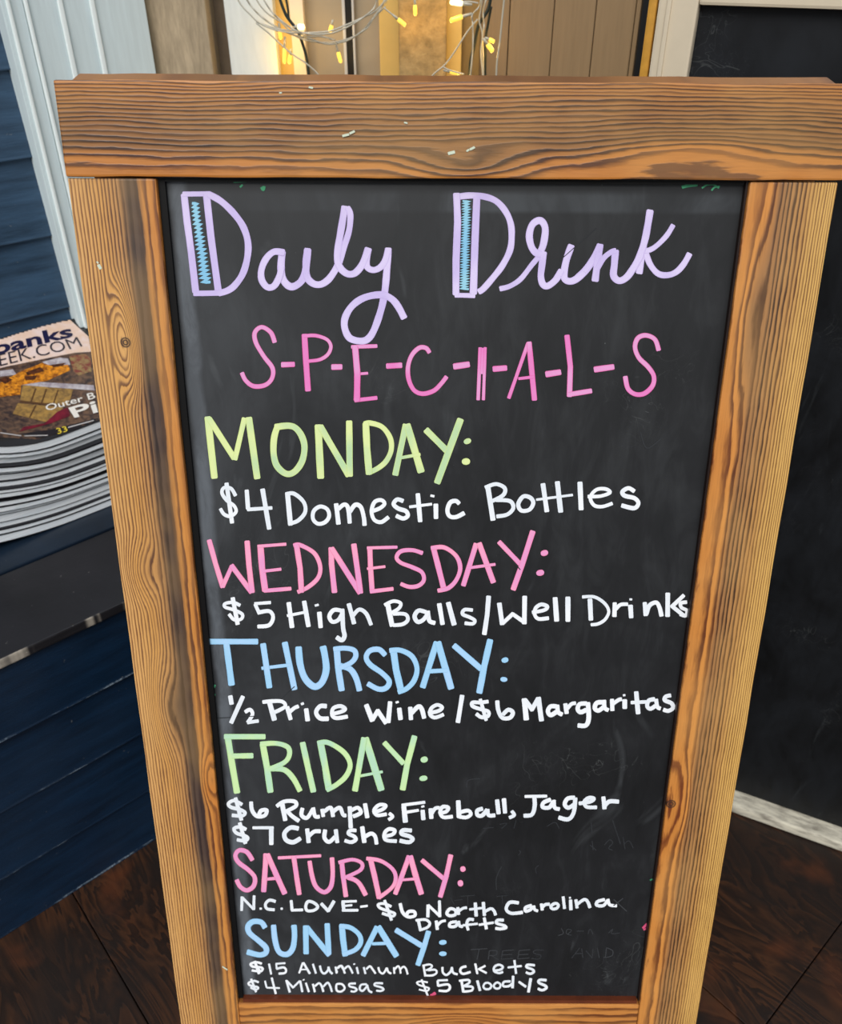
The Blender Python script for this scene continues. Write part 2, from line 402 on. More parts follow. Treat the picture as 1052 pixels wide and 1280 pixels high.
box('backing', (UL - 0.05, 0.041, 0.02), (UR + 0.05, 0.06, ZT + 0.07), M_joint, panel)

# ------------------------------------------------------------------ the A-frame menu sign
sign = empty('menu_sign', MS)
tag(sign, 'wooden sandwich board with a black chalkboard lettered Daily Drink Specials', 'sign')
pTL = sgn(68, 100); pTB = sgn(83, 221); wL = sgn(84, 225)
RT0, RT1 = HB + 0.0012, sgn(560, 102.5).z
SW = 0.0905; W = 0.305
ORG = lin(196, 122, 54); TAN = lin(205, 152, 92); PALE = lin(214, 168, 100)
sgk = sgn(157, 428); sgk2 = sgn(262, 975); sgk3 = sgn(176, 715)
M_stile_l = wood('stile_wood_left', 'z', -W - SW, SW, [(0, 0), (0.3, 7), (0.62, 14), (0.8, 16), (1, 18)],
    [(0.0, lin(126, 80, 50)), (0.50, lin(92, 58, 44)), (0.66, lin(44, 34, 34)), (0.80, lin(54, 40, 40)), (0.88, lin(104, 58, 36)), (1.0, lin(104, 56, 30))],
    (0.07, 0.02), [(sgk.z, sgk.x, 0.085, 0.020, -0.31), (0.52, -0.36, 0.10, 0.03, 0.16), (sgk2.z, sgk2.x, 0.06, 0.016, 0.22), (sgk3.z, sgk3.x, 0.06, 0.03, 0.14)],
    [(0.0, lin(222, 170, 106)), (0.35, lin(212, 154, 84)), (0.54, lin(190, 138, 84)), (0.65, lin(88, 70, 60)), (0.76, lin(76, 60, 54)), (0.85, lin(206, 138, 68)), (1.0, lin(200, 126, 56))],
    (0.55, 1.0), 3.1)
kr_ = sgn(842, 1005)
M_stile_r = wood('stile_wood_right', 'z', W, SW, [(0, 0), (0.28, 1.6), (0.5, 5.2), (0.72, 9.4), (1, 18)],
    [(0.0, lin(110, 52, 24)), (0.30, lin(92, 48, 26)), (0.42, lin(44, 28, 24)), (0.60, lin(64, 38, 24)), (0.75, lin(112, 70, 36)), (1.0, lin(140, 94, 48))],
    (0.035, 0.025), [(kr_.z, kr_.x - 0.004, 0.10, 0.030, -0.42), (1.02, 0.322, 0.16, 0.02, 0.14)],
    [(0.0, lin(200, 128, 58)), (0.26, lin(212, 140, 68)), (0.35, lin(158, 110, 68)), (0.50, lin(176, 126, 76)), (0.66, lin(194, 142, 80)), (0.78, lin(218, 170, 94)), (1.0, lin(224, 178, 98))],
    (0.6, 1.0), 8.4)
M_rail_t = wood('rail_wood_top', 'x', RT0, RT1 - RT0, [(0, 0), (0.24, 1.8), (0.5, 6), (0.75, 11), (1, 17)],
    [(0.0, lin(88, 38, 18)), (0.22, lin(64, 28, 18)), (0.34, lin(46, 26, 18)), (0.7, lin(52, 28, 18)), (1.0, lin(78, 40, 24))],
    (0.30, 0.07), [(0.02, RT0 + 0.01, 0.10, 0.03, 0.2), (0.24, RT0 + 0.02, 0.12, 0.03, -0.16)],
    [(0.0, lin(190, 118, 48)), (0.2, lin(192, 122, 52)), (0.36, lin(142, 96, 52)), (0.7, lin(158, 106, 56)), (0.9, lin(180, 120, 60)), (1.0, lin(188, 122, 60))],
    (0.6, 1.0), 5.7)
M_rail_b = wood('rail_wood_bottom', 'x', -0.10, 0.09, [(0, 0), (0.3, 4), (0.7, 7), (1, 9)],
    [(0.0, lin(90, 50, 26)), (1.0, lin(100, 50, 24))], (0.30, 0.08), [(0.03, -0.05, 0.10, 0.03, -0.3)],
    [(0.0, lin(176, 110, 52)), (1.0, lin(204, 134, 66))], (0.40, 0.95), 11.9)
M_side = plain('frame_inner_stain', lin(96, 44, 22), 0.5, 0.4, 30, 0.2, stretch=(1, 1, 0.3))

def board_piece(name, lo, hi, mat, parent, bev=0.0022, cut=(10, 10)):
    """a solid board with eased, slightly uneven arrises"""
    bm = bmesh.new(); bmesh.ops.create_cube(bm, size=1)
    for v in bm.verts: v.co = Vector([lo[i] + (v.co[i] + 0.5) * (hi[i] - lo[i]) for i in range(3)])
    ax = 2 if hi[2] - lo[2] > hi[0] - lo[0] else 0
    es = [e for e in bm.edges if abs((e.verts[0].co - e.verts[1].co)[ax]) > 1e-4]
    bmesh.ops.subdivide_edges(bm, edges=es, cuts=24, use_grid_fill=True)
    sharp = [e for e in bm.edges if len(e.link_faces) == 2 and e.link_faces[0].normal.angle(e.link_faces[1].normal, 0) > 1]
    bm.normal_update()
    sharp = [e for e in bm.edges if len(e.link_faces) == 2 and e.calc_face_angle(0) > 1]
    bmesh.ops.bevel(bm, geom=sharp, offset=bev, segments=2, affect='EDGES', profile=0.6)
    rnd = random.Random(hash(name) % 100 + int(lo[0] * 1000))
    for v in bm.verts:
        k_ = v.co[ax]
        for a in range(3):
            if a != ax: v.co[a] += 0.00035 * math.sin(k_ * 37 + a * 2 + lo[0] * 9) + 0.0002 * math.sin(k_ * 113 + lo[2])
    bmesh.ops.recalc_face_normals(bm, faces=bm.faces)
    me = from_bm(bm, name); me.materials.append(mat)
    return link_mesh(name, me, mat, parent)

LEGZ = -OZ / math.cos(TILT) + 0.003
board_piece('stile', (-W - SW, 0, LEGZ), (-W, TH, HB), M_stile_l, sign)['label'] = 'pale tan stile with a charcoal streak and a small knot'
board_piece('stile', (W, 0, LEGZ), (W + SW, TH, HB), M_stile_r, sign)['label'] = 'orange stile with fine yellow grain at its outer edge'
board_piece('rail', (pTL.x, -0.0045, RT0), (W + SW + 0.006, TH, RT1), M_rail_t, sign)['label'] = 'wide top rail with wavy brown grain'
board_piece('rail', (-W + 0.0004, 0.0012, -0.10), (W - 0.0004, TH, -0.0055), M_rail_b, sign)['label'] = 'lower rail under the chalkboard'

# the writing surface, its thin edging and everything written on it
sB = NT('chalkboard_paint'); o_ = sB.obj(); x_ = sB.xyz(o_)
n_ = sB.noise(sB.scale(o_, (1.0, 1, 0.7)), 5.0, 5, 0.6, 1.3); f_ = sB.noise(sB.scale(o_, (1.3, 1, 0.4)), 30, 5, 0.65, 0.8)
m_ = sB.add(sB.mul(n_, 0.6), sB.mul(f_, 0.4))
col_ = sB.ramp(m_, [(0.30, lin(19, 20, 22)), (0.5, lin(27, 28, 31)), (0.72, lin(46, 48, 51))])
# painted haze: reflected sheen and smudge greying the left; pale left band; painted reflection along the top
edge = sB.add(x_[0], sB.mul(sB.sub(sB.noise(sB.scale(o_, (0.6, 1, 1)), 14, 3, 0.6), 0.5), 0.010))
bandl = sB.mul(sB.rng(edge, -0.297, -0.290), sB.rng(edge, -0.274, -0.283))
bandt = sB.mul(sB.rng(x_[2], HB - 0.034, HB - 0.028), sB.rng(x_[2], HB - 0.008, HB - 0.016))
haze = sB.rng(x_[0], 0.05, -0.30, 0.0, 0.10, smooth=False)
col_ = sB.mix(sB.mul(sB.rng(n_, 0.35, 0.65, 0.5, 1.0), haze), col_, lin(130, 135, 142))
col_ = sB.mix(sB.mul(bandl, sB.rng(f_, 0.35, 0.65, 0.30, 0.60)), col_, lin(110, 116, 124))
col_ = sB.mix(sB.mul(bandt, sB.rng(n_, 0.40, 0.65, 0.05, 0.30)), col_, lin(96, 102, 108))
sw = sB.noise(sB.scale(o_, (1, 1, 0.5)), 9, 3, 0.55, 3.0)
col_ = sB.mix(sB.rng(sw, 0.62, 0.80, 0, 0.22), col_, lin(100, 104, 108))
for sc_, th in ((11.0, 0.006), (24.0, 0.007)):
    w_ = sB.noise(o_, sc_, 2, 0.5, 2.4)
    ln_ = sB.mul(sB.rng(sB.math('ABSOLUTE', sB.sub(w_, 0.5)), 0.0, th, 1.0, 0.0), sB.rng(sB.noise(o_, 6.0, 2, 0.5), 0.56, 0.70))
    col_ = sB.mix(sB.mul(ln_, 0.16), col_, lin(130, 134, 134))
dots = sB.noise(o_, 190, 2, 0.5); col_ = sB.mix(sB.rng(dots, 0.78, 0.82, 0, 0.4), col_, lin(150, 155, 155))
sB.bump(f_, 0.10, 0.0004)
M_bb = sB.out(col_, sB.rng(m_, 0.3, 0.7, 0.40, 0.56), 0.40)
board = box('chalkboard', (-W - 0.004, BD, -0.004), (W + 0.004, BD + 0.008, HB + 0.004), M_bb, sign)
box('edging', (-W + 0.0003, 0.006, 0.0), (-W + 0.0075, BD + 0.004, HB), plain('black_edging', lin(9, 9, 10), 0.6, 0.2), sign)
box('edging', (W - 0.0024, 0.004, 0.0), (W - 0.0003, BD + 0.004, HB), plain('right_edging', lin(34, 20, 16), 0.5, 0.3), sign)
box('edging', (-W + 0.008, 0.003, -0.005), (W - 0.004, BD + 0.004, 0.0015), M_side, sign)['label'] = 'reddish lip under the chalkboard'
box('edging', (-W + 0.008, 0.005, HB - 0.003), (W - 0.004, BD + 0.004, HB), plain('black_edging_top', lin(9, 9, 10), 0.6, 0.2), sign)

def ink(name, centre, edge, alt=None, opac=0.0):
    s = NT(name); u = s.xyz(s.uv()); o = s.obj()
    a = s.math('ABSOLUTE', u[0])
    c = centre
    if alt: c = s.mix(s.rng(s.noise(s.scale(o, (1, 1, 0.7)), 22, 2, 0.5), 0.40, 0.62), centre, alt)
    # marker strokes leave denser ink at their edges
    col = s.mix(s.rng(a, 0.60, 1.0, 0, 0.75), c, edge)
    streak = s.noise(s.vec(s.mul(u[0], 3.0), s.mul(u[1], 0.6), 0), 1.7, 3, 0.6)
    col = s.mix(s.rng(streak, 0.35, 0.7, 0, opac), col, s.mix(0.30, col, lin(60, 62, 70)))
    return s.out(col, 0.6, 0.2)
INK = {
    'purple': ink('lilac_marker', lin(222, 208, 246), lin(198, 178, 232), lin(206, 190, 238), 0.25),
    'lblue': ink('sky_blue_marker', lin(160, 215, 236), lin(120, 190, 222), lin(140, 200, 235), 0.4),
    'pink': ink('pink_marker', lin(232, 160, 212), lin(226, 84, 158), lin(234, 130, 198), 0.2),
    'pink2': ink('rose_marker', lin(248, 166, 200), lin(240, 122, 164), lin(236, 156, 206), 0.08),
    'green': ink('lime_marker', lin(226, 238, 168), lin(206, 226, 140), lin(190, 220, 172), 0.2),
    'green2': ink('mint_marker', lin(208, 238, 176), lin(176, 220, 150), lin(186, 226, 196), 0.25),
    'blue': ink('blue_marker', lin(164, 212, 246), lin(140, 194, 236), lin(176, 214, 250), 0.15),
    'white': ink('white_marker', lin(246, 248, 253), lin(232, 238, 248), lin(232, 238, 246), 0.18),
    'dgreen': ink('green_chalk', lin(86, 176, 130), lin(66, 150, 108), lin(60, 140, 100), 0.3),
    'dpink': ink('pink_chalk', lin(216, 88, 128), lin(190, 60, 100)),
    'ghost': ink('wiped_chalk', lin(62, 64, 67), lin(56, 58, 61), lin(50, 52, 55), 0.6),
    'ghost2': ink('fainter_wiped_chalk', lin(50, 52, 55), lin(46, 48, 51), lin(42, 44, 47), 0.6),
    'chip': ink('pale_paint_fleck', lin(206, 216, 196), lin(190, 200, 180)),
}
CNT = [0]
def strokes(name, ink_, items, label=None, depth=BD, parent=None, wk=1.0):
    """items: (x0, y0, scale, 'c44 x,y x,y; ...'): marker strokes drawn in reading order"""
    bm = bmesh.new(); uvl = bm.loops.layers.uv.new('UVMap')
    for (x0, y0, sc, txt) in items:
        for st in txt.replace('\n', ' ').split(';'):
            tk = st.split()
            if not tk: continue
            kind = tk[0][0]; w = float(tk[0][1:]) * wk; P = [tuple(map(float, q.split(','))) for q in tk[1:]]
            if kind == 'd':                  # a dot: an ellipse along its first and last point
                (ax, ay), (bx, by) = P[0], P[-1]; P = [(ax + (bx - ax) * t, ay + (by - ay) * t) for t in (-0.12, -0.04, 0.1, 0.3, 0.5, 0.7, 0.9, 1.04, 1.12)]
            elif kind == 'c': P = catmull(P, 6)
            elif kind == 'o': P = catmull(P, 6, True); P.append(P[0])
            elif len(P) == 2:
                (ax, ay), (bx, by) = P; P = [(ax + (bx - ax) * t, ay + (by - ay) * t) for t in (0, 0.33, 0.66, 1)]
            else:
                Q = []
                for (ax, ay), (bx, by) in zip(P, P[1:]): Q += [(ax + (bx - ax) * t, ay + (by - ay) * t) for t in (0, 0.5)]
                P = Q + [P[-1]]
            P = [Vector(p) for p in P]
            # square-ish ends with eased corners
            d0 = (P[1] - P[0]).normalized(); d1 = (P[-1] - P[-2]).normalized()
            if kind == 'd': ws = [0.25, 0.6, 0.85, 1.0, 1.05, 1.0, 0.85, 0.6, 0.25]
            elif kind != 'o':
                ez = w * 0.16
                P = [P[0] - d0 * ez * 0.6, P[0] + d0 * ez * 0.4] + P[1:-1] + [P[-1] - d1 * ez * 0.4, P[-1] + d1 * ez * 0.6]
                ws = [0.74, 1.0] + [1.0] * (len(P) - 4) + [1.0, 0.74]
            else: ws = [1.0] * len(P)
            CNT[0] += 1; hgt = 0.00012 + (CNT[0] % 9) * 0.00005
            rows_ = []; L = 0
            for i, p in enumerate(P):
                a = P[max(i - 1, 0)]; b = P[min(i + 1, len(P) - 1)]
                if kind == 'o' and i in (0, len(P) - 1): a = P[-2]; b = P[1]
                t = (b - a); t = t.normalized() if t.length > 1e-9 else d0
                nn = Vector((-t.y, t.x))
                if i: L += (p - P[i - 1]).length
                ww = w * 0.5 * ws[i] * (1 + 0.035 * math.sin(L * 0.045 + CNT[0] * 1.7))
                r_ = []
                for kx in (-1, -0.5, 0, 0.5, 1):
                    q = p + nn * ww * kx
                    c_ = sgn(x0 + q.x / sc, y0 + q.y / sc, depth); c_.y = depth - hgt - 0.00010 * i / len(P)
                    r_.append(bm.verts.new(c_))
                rows_.append((r_, L / sc * 0.1))
            for (ra, la), (rb, lb) in zip(rows_, rows_[1:]):
                for k_ in range(4):
                    f = bm.faces.new((ra[k_], rb[k_], rb[k_ + 1], ra[k_ + 1]))
                    for lp, uvv in zip(f.loops, (((k_ - 2) / 2, la), ((k_ - 2) / 2, lb), ((k_ - 1) / 2, lb), ((k_ - 1) / 2, la))): lp[uvl].uv = uvv
    bm.normal_update()
    for f in bm.faces:
        if f.normal.y > 0: f.normal_flip()
    me = from_bm(bm, name)
    o = link_mesh(name, me, INK[ink_], parent or board)
    if label: o['label'] = label
    return o
def zigzag(l0, l1, r0, r1, n, w):
    pts = []
    for i in range(n):
        t = i / (n - 1); j = random.Random(i * 7 + n); 
        a = (l0[0] + (l1[0] - l0[0]) * t + j.uniform(-4, 4), l0[1] + (l1[1] - l0[1]) * t)
        b = (r0[0] + (r1[0] - r0[0]) * t + j.uniform(-4, 4), r0[1] + (r1[1] - r0[1]) * (t + 0.35 / n))
        pts += [a, b]
    return 'l%g ' % w + ' '.join('%.1f,%.1f' % p for p in pts)
SA = (200, 220, 5.26); SB_ = (380, 220, 5.26); SC = (540, 220, 5.26); SD = (700, 220, 5.26)
strokes('lettering', 'lblue', [(*SA, zigzag((208, 180), (268, 700), (248, 172), (334, 688), 20, 19))], 'sky blue zigzag hatching in the first capital D')
strokes('lettering', 'lblue', [(*SC, zigzag((200, 165), (178, 740), (250, 160), (240, 738), 34, 13))], 'sky blue zigzag hatching in the second capital D')
strokes('lettering', 'purple', [
  (*SA, '''l46 158,120 178,300 205,500 235,765; l34 150,119 330,117; l46 305,120 335,400 385,768; l36 222,772 400,769;
   c44 320,120 400,165 480,240 545,330 577,430 575,530 545,640 490,720 440,755 385,770;
   c44 815,503 750,498 700,540 668,610 668,680 705,730 750,722 785,660 797,600; c48 803,495 795,590 802,660 830,710 870,728 920,700 950,650 962,580 970,480'''),
  (*SB_, '''c46 23,478 12,580 20,665 60,707 110,712 160,680 200,625 228,575; c40 232,570 268,450 297,350 303,250 283,206; c46 268,200 245,340 222,480 220,560 242,610 285,643 330,640 370,600 400,540 422,475;
   c42 425,478 410,560 418,602 455,618 498,602 530,560 550,490; c46 553,475 545,600 530,760 505,880 460,1010 420,1070 370,1085 300,1065 267,1000 270,930 310,860 370,812 440,787 520,782 580,812 620,862 658,935''')],
  'lilac script word Daily')
strokes('lettering', 'purple', [
  (*SC, '''l46 160,115 167,300 157,550 156,780; l32 150,783 280,786; l48 293,140 282,400 270,775;
   c42 170,136 250,128 340,135 420,165 480,230 515,310 522,400 510,490 460,590 390,680 335,742 305,762;
   c34 445,742 510,724 580,678 650,590 700,530; c46 700,520 730,450 743,350 722,300 690,295 655,325 638,390 650,460 678,502 712,515; c44 733,500 722,580 714,660 728,712 760,722 810,684 850,620; 
   c46 915,455 885,540 868,620 870,675 905,692 950,675 1010,620 1062,540'''),
  (*SD, '''c42 110,670 160,620 210,555 262,452; c46 262,450 245,560 228,690; c36 238,620 280,545 330,502 365,490; c46 362,488 355,580 350,655 385,688 430,670 470,620 520,530 560,400 590,225;
   c44 590,225 575,320 545,470 518,640; c34 742,322 700,390 640,452 590,485 530,498; c40 560,500 590,580 640,640 700,652 760,632 810,580 850,510''')],
  'lilac script word Drink')
SE = (280, 390, 3.507); SF = (560, 390, 3.507)
strokes('lettering', 'pink', [
  (*SE, '''c20 222,133 205,90 165,66 135,90 140,135 175,195 212,245 210,290 180,320 130,325 95,300 78,266; l24 252,231 308,229; l26 352,98 358,200 368,345;
   c16 350,105 400,103 450,120 468,150 455,185 420,208 370,215; l25 472,241 516,240; l28 574,152 584,270 582,388; l17 558,153 670,149; l12 582,272 630,268; l18 572,387 670,376; l25 712,237 778,233;
   c20 900,178 885,158 855,157 822,190 806,240 809,295 832,342 870,358 918,345 950,315 975,283'''),
  (*SF, '''l27 24,239 92,229; l16 140,156 131,385; l14 162,155 154,385; l14 151,158 146,270; l25 197,250 256,245; l16 350,135 265,378; l24 354,132 378,386; l13 308,292 375,284; l27 428,273 492,263;
   l24 520,102 535,240 531,370; l22 525,362 628,345; l26 640,252 725,240; c21 922,168 905,120 865,102 830,115 818,155 835,200 875,240 900,280 895,322 860,356 820,360 787,335 775,282''')],
  'pink hyphenated capitals S-P-E-C-I-A-L-S')
SG = (250, 510, 4); SH = (450, 510, 4); SI = (600, 590, 4)
strokes('lettering', 'green', [
  (*SG, '''l34 38,45 72,350; l30 44,52 172,252; l26 222,50 174,258; l34 243,48 286,352; c32 388,88 370,150 368,230 385,290 430,328 472,318 510,265 522,195 508,140 478,100 440,88 375,95;
   l36 590,85 603,350; l32 600,90 744,338; l32 745,65 748,340; l34 828,75 834,200 845,330; c26 820,80 850,75 910,95 950,150 955,210 930,265 890,300 840,325'''),
  (*SH, '''l30 228,82 175,335; l36 234,82 305,320; l16 195,250 300,231; l32 328,108 432,212; l34 502,55 384,375; d27.3 522,171 535,166 550,160; d31.5 512,268 530,270 545,266''')],
  'lime capitals MONDAY')
strokes('lettering', 'white', [
  (*SG, '''c20 178,438 155,402 120,398 110,425 135,462 170,488 180,518 152,540 120,530 102,502; l24 132,375 160,575; l24 233,410 240,505; l20 236,507 360,499; l26 312,405 346,605;
   l28 437,425 452,585; c22 428,430 470,428 518,470 525,520 490,562 445,578; o22 600,492 568,515 565,555 590,578 625,570 645,540 635,505; l26 680,478 692,580; c24 690,505 720,482 740,500 748,575;
   c24 748,520 775,484 803,495 818,545 822,587; c22 862,515 900,500 922,478 905,460 872,470 857,515 870,558 905,570 942,545'''),
  (*SH, '''c24 215,465 185,457 167,480 190,502 228,515 238,538 215,552 180,538; l26 288,428 300,568; l16 246,494 358,480; l26 378,480 379,552; l14 352,437 370,441; c24 495,478 478,464 450,472 436,510 447,540 480,544 520,524'''),
  (*SI, '''l28 38,75 64,240; c22 25,78 78,60 122,80 115,115 60,145; c22 78,140 148,145 165,180 135,212 82,222; o23 215,122 190,160 205,192 245,188 265,155 250,128; l26 313,58 333,198; l28 385,48 402,200; l14 280,138 462,114;
   l28 498,50 504,188; c20 538,122 600,120 648,102 625,84 580,88 550,125 568,165 610,172 660,156; c24 770,96 740,80 710,98 722,118 770,130 790,155 768,180 706,166''')],
  'white words $4 Domestic Bottles', wk=0.90)
SJ = (250, 660, 4); SK = (450, 650, 4); SL = (610, 730, 4)
strokes('lettering', 'pink2', [
  (*SJ, '''l26 45,60 78,180 114,296; l22 112,295 160,188; l26 156,186 258,322; l28 235,65 245,190 260,322; l32 302,92 310,200 326,315; l16 288,91 430,80; l16 318,215 405,205; l20 320,313 455,302;
   l28 482,85 500,200 507,320; c22 468,88 500,85 570,125 600,190 590,248 540,295 488,320; l28 655,98 657,180 672,322; l28 657,100 800,325; l28 768,80 785,200 802,325; l26 848,96 852,200 860,315; l16 835,99 985,95; l14 835,203 925,192; l20 850,317 965,303'''),
  (*SK, '''c21 312,165 262,150 205,155 182,185 202,212 260,235 308,260 318,300 290,328 245,333 203,318; l28 365,135 387,220 420,352; c22 355,140 420,137 480,180 500,240 480,300 440,340 388,353;
   l26 580,118 515,328; l28 594,115 666,312; l15 533,240 675,221; l24 693,108 802,222; l28 863,55 810,220 764,348; d29.4 906,168 920,164 935,160; d29.4 884,266 900,264 915,260''')],
  'pink capitals WEDNESDAY')
strokes('lettering', 'white', [
  (*SJ, '''c19 200,387 165,372 125,378 125,395 165,408 210,430 205,455 170,458 145,430; l24 163,348 188,482; l18 272,378 353,372; l20 275,380 297,428; c22 288,423 345,415 365,445 345,485 288,492; l26 443,372 460,497; l26 520,365 542,492; l16 435,438 525,420;
   l26 596,420 603,497; l13 574,388 592,383; c23 704,412 668,410 646,440 660,468 690,460 712,425; c25 710,405 715,500 722,538 708,560 682,545; l25 743,378 770,478; c22 765,437 795,407 830,427 855,484'''),
  (*SK, '''l28 138,422 160,530; c20 122,425 165,405 202,415 192,442 148,468; c21 165,468 225,470 238,498 212,520 165,525; c24 330,460 292,452 272,480 287,508 315,498 340,465; c24 338,455 346,503 374,515; l26 395,418 412,522; l28 440,412 470,524;
   c20 562,450 522,448 512,470 550,487 573,502 562,518 523,515; l26 642,380 635,470 620,572; l26 695,415 710,522; l22 710,518 765,466; l22 760,468 820,510; l26 822,380 820,518; c21 860,462 920,450 935,432 905,422 877,440 872,472 892,494 942,490'''),
  (*SL, '''l28 334,68 342,185; l28 398,65 398,186; l26 508,75 513,180; c18 470,64 530,64 580,95 602,135 585,175 550,198 513,203; l24 632,93 630,162; c20 635,128 660,103 697,100; l26 710,105 714,168; l12 706,76 718,76;
   l24 782,92 787,158; c24 790,150 805,108 838,92 855,115 866,160; l26 897,45 896,162; l22 978,55 915,115; l22 915,108 978,158; c20 992,90 962,95 965,117 992,132 985,158 958,150''')],
  'white words $5 High Balls/Well Drinks', wk=0.90)
SM = (250, 790, 4); SNN = (450, 790, 4); SO = (600, 850, 4)
strokes('lettering', 'blue', [
  (*SM, '''l28 42,47 288,47; l32 132,60 158,264; l30 315,58 347,277; l30 423,52 472,287; l17 308,181 450,164; c34 492,75 500,160 525,232 570,272 608,252 630,190 624,120 614,72; l32 683,85 690,180 708,292;
   c26 668,86 720,80 768,90 778,120 755,152 700,178; c30 700,168 750,185 780,230 797,292'''),
  (*SNN, '''c27 125,115 95,87 50,92 30,125 50,162 110,205 145,245 130,278 90,284 38,257; l34 165,85 180,190 206,298; c26 148,92 200,90 258,120 284,180 270,240 232,282 190,299; l30 382,50 312,277; l34 388,50 455,283;
   l22 330,197 435,191; l30 468,66 605,185; l32 650,38 620,170 595,304; d25.2 710,143 722,141 737,136; d23.1 704,235 718,236 732,237''')],
  'light blue capitals THURSDAY')
strokes('lettering', 'white', [
  (*SM, '''l26 151,318 158,360; l24 215,320 155,454; c21 225,400 250,388 262,412 238,452; l20 236,452 292,444; l28 345,345 372,440; c21 313,350 360,345 410,347 425,372 370,402; l24 435,373 453,437; c22 445,402 470,380 492,370;
   l26 530,383 538,443; l14 505,360 518,355; c25 632,370 600,370 580,400 600,430 642,432; c22 655,410 700,400 725,385 700,370 665,382 660,415 682,430 737,422'''),
  (*SNN, '''l28 30,363 62,445; l24 60,440 90,390; l26 85,390 130,456; l26 150,348 140,452; l26 195,380 202,437; l12 178,352 192,348; l25 250,375 254,437; c25 255,407 290,372 308,385 320,430; c21 340,405 390,395 410,377 385,364 355,382 350,413 375,427 417,412;
   l25 510,316 488,452; c21 640,347 600,352 562,352 562,370 600,385 640,397 638,420 605,425 580,408; l20 600,335 630,442; c23 685,343 690,390 710,428 748,428 763,402 740,388 713,412; l30 820,333 830,438; l26 825,340 862,390; l24 856,390 890,330; l28 890,326 906,443'''),
  (*SO, '''c25 382,132 352,132 338,155 352,175 382,158; c24 385,125 390,160 410,172; l24 425,118 432,167; c21 430,148 455,120 477,115; c25 532,117 497,120 487,145 502,160 530,148; c26 538,112 542,190 527,226 488,226;
   c25 612,110 582,114 572,140 590,152 615,135; c24 618,100 622,138 640,150; l24 658,95 660,152; c21 660,122 690,100 707,95; l26 722,98 722,142; l12 714,77 724,74; l26 779,58 789,168; l19 753,112 842,108;
   c23 872,95 842,102 834,130 850,143 875,128; c23 878,95 885,133 900,142; c23 952,76 927,82 922,100 955,115 963,138 940,153 915,147''')],
  'white words ½ Price Wine / $6 Margaritas', wk=0.90)
SP = (270, 905, 4); SQ = (450, 905, 4); SR = (570, 970, 4)
strokes('lettering', 'green2', [
  (*SP, '''l27 42,62 245,62; l32 58,65 80,200 105,344; l27 80,160 184,158; l32 233,98 255,220 272,340; c25 222,100 300,96 358,115 366,155 340,192 268,225; c28 268,222 340,228 385,270 420,334; l30 432,92 460,220 487,338; l34 522,95 545,210 564,328;
   c26 508,96 560,92 638,140 670,200 650,258 602,302 553,328; l30 740,68 694,333; l36 746,70 826,330; l14 700,263 832,238; l26 840,92 937,197; l30 992,60 955,200 932,328'''),
  (*SQ, '''d29.4 306,181 320,177 334,173; d25.2 300,273 315,272 332,268''')],
  'mint green capitals FRIDAY')
strokes('lettering', 'white', [
  (*SP, '''c20 130,402 90,382 62,397 75,415 120,427 145,442 130,458 80,455; l22 97,368 127,480; c22 175,388 180,430 205,460 243,456 253,430 225,432 213,457; l26 330,398 346,482; c22 303,411 340,387 392,387 398,410 348,437; c23 355,435 380,460 414,484;
   c22 432,420 427,455 455,468 485,422; c22 485,418 495,460 517,462; l22 530,425 536,462; c22 540,437 573,417 585,462; c22 585,437 618,417 635,453 650,455; l24 668,412 673,518; c22 675,432 708,418 723,443 685,462; l24 744,398 756,468;
   c21 783,442 830,427 848,407 815,404 790,430 805,455 852,450; c20 865,446 882,462 862,478'''),
  (*SQ, '''l28 218,410 226,490; l17 208,405 324,390; l17 225,441 292,430; l25 312,430 316,477; l12 306,413 320,409; l24 352,423 356,472; c21 357,447 375,422 397,418; c21 393,447 430,437 440,417 412,414 400,440 415,465 462,462;
   l26 490,383 494,467; c21 495,442 538,432 553,450 530,466 493,462; c23 612,422 585,432 587,455 610,456 635,427; c22 637,425 642,455 674,455; l24 684,378 692,448; l24 718,372 724,444; c20 757,435 770,455 745,468;
   l17 823,362 933,360; c23 870,362 872,410 858,452 818,458'''),
  (*SR, '''c23 472,117 437,132 432,155 465,156 485,127; c22 488,120 492,157 516,165; c23 592,107 557,112 542,140 560,158 590,140; c23 595,108 587,180 560,215 512,206; c21 613,136 668,128 688,112 663,108 640,127 652,153 702,155; l24 735,103 741,163; c23 740,152 765,127 812,128''')],
  'white words $6 Rumple, Fireball, Jager', wk=0.90)
strokes('lettering', 'white', [
  (*SP, '''c20 150,527 120,514 90,522 102,545 140,557 158,570 143,583 105,578; l22 118,493 147,597; l17 183,518 287,518; l25 276,515 276,602; c25 412,522 372,517 342,545 350,578 385,590 422,570; l24 455,523 463,592; c22 462,562 490,537 522,535;
   c23 545,528 542,568 565,588 595,562; l23 598,528 606,593; c21 700,532 670,532 662,548 690,562 698,578 675,590 643,582; l25 730,513 741,592; c22 745,562 775,547 795,562 802,600; c21 833,563 880,552 893,532 865,524 842,545 847,578 902,585;
   c23 977,532 935,530 927,548 965,560 983,575 962,590 918,582''')],
  'white words $7 Crushes', wk=0.90)
SS = (280, 1055, 4); ST = (450, 1055, 4); SU = (570, 1100, 4)
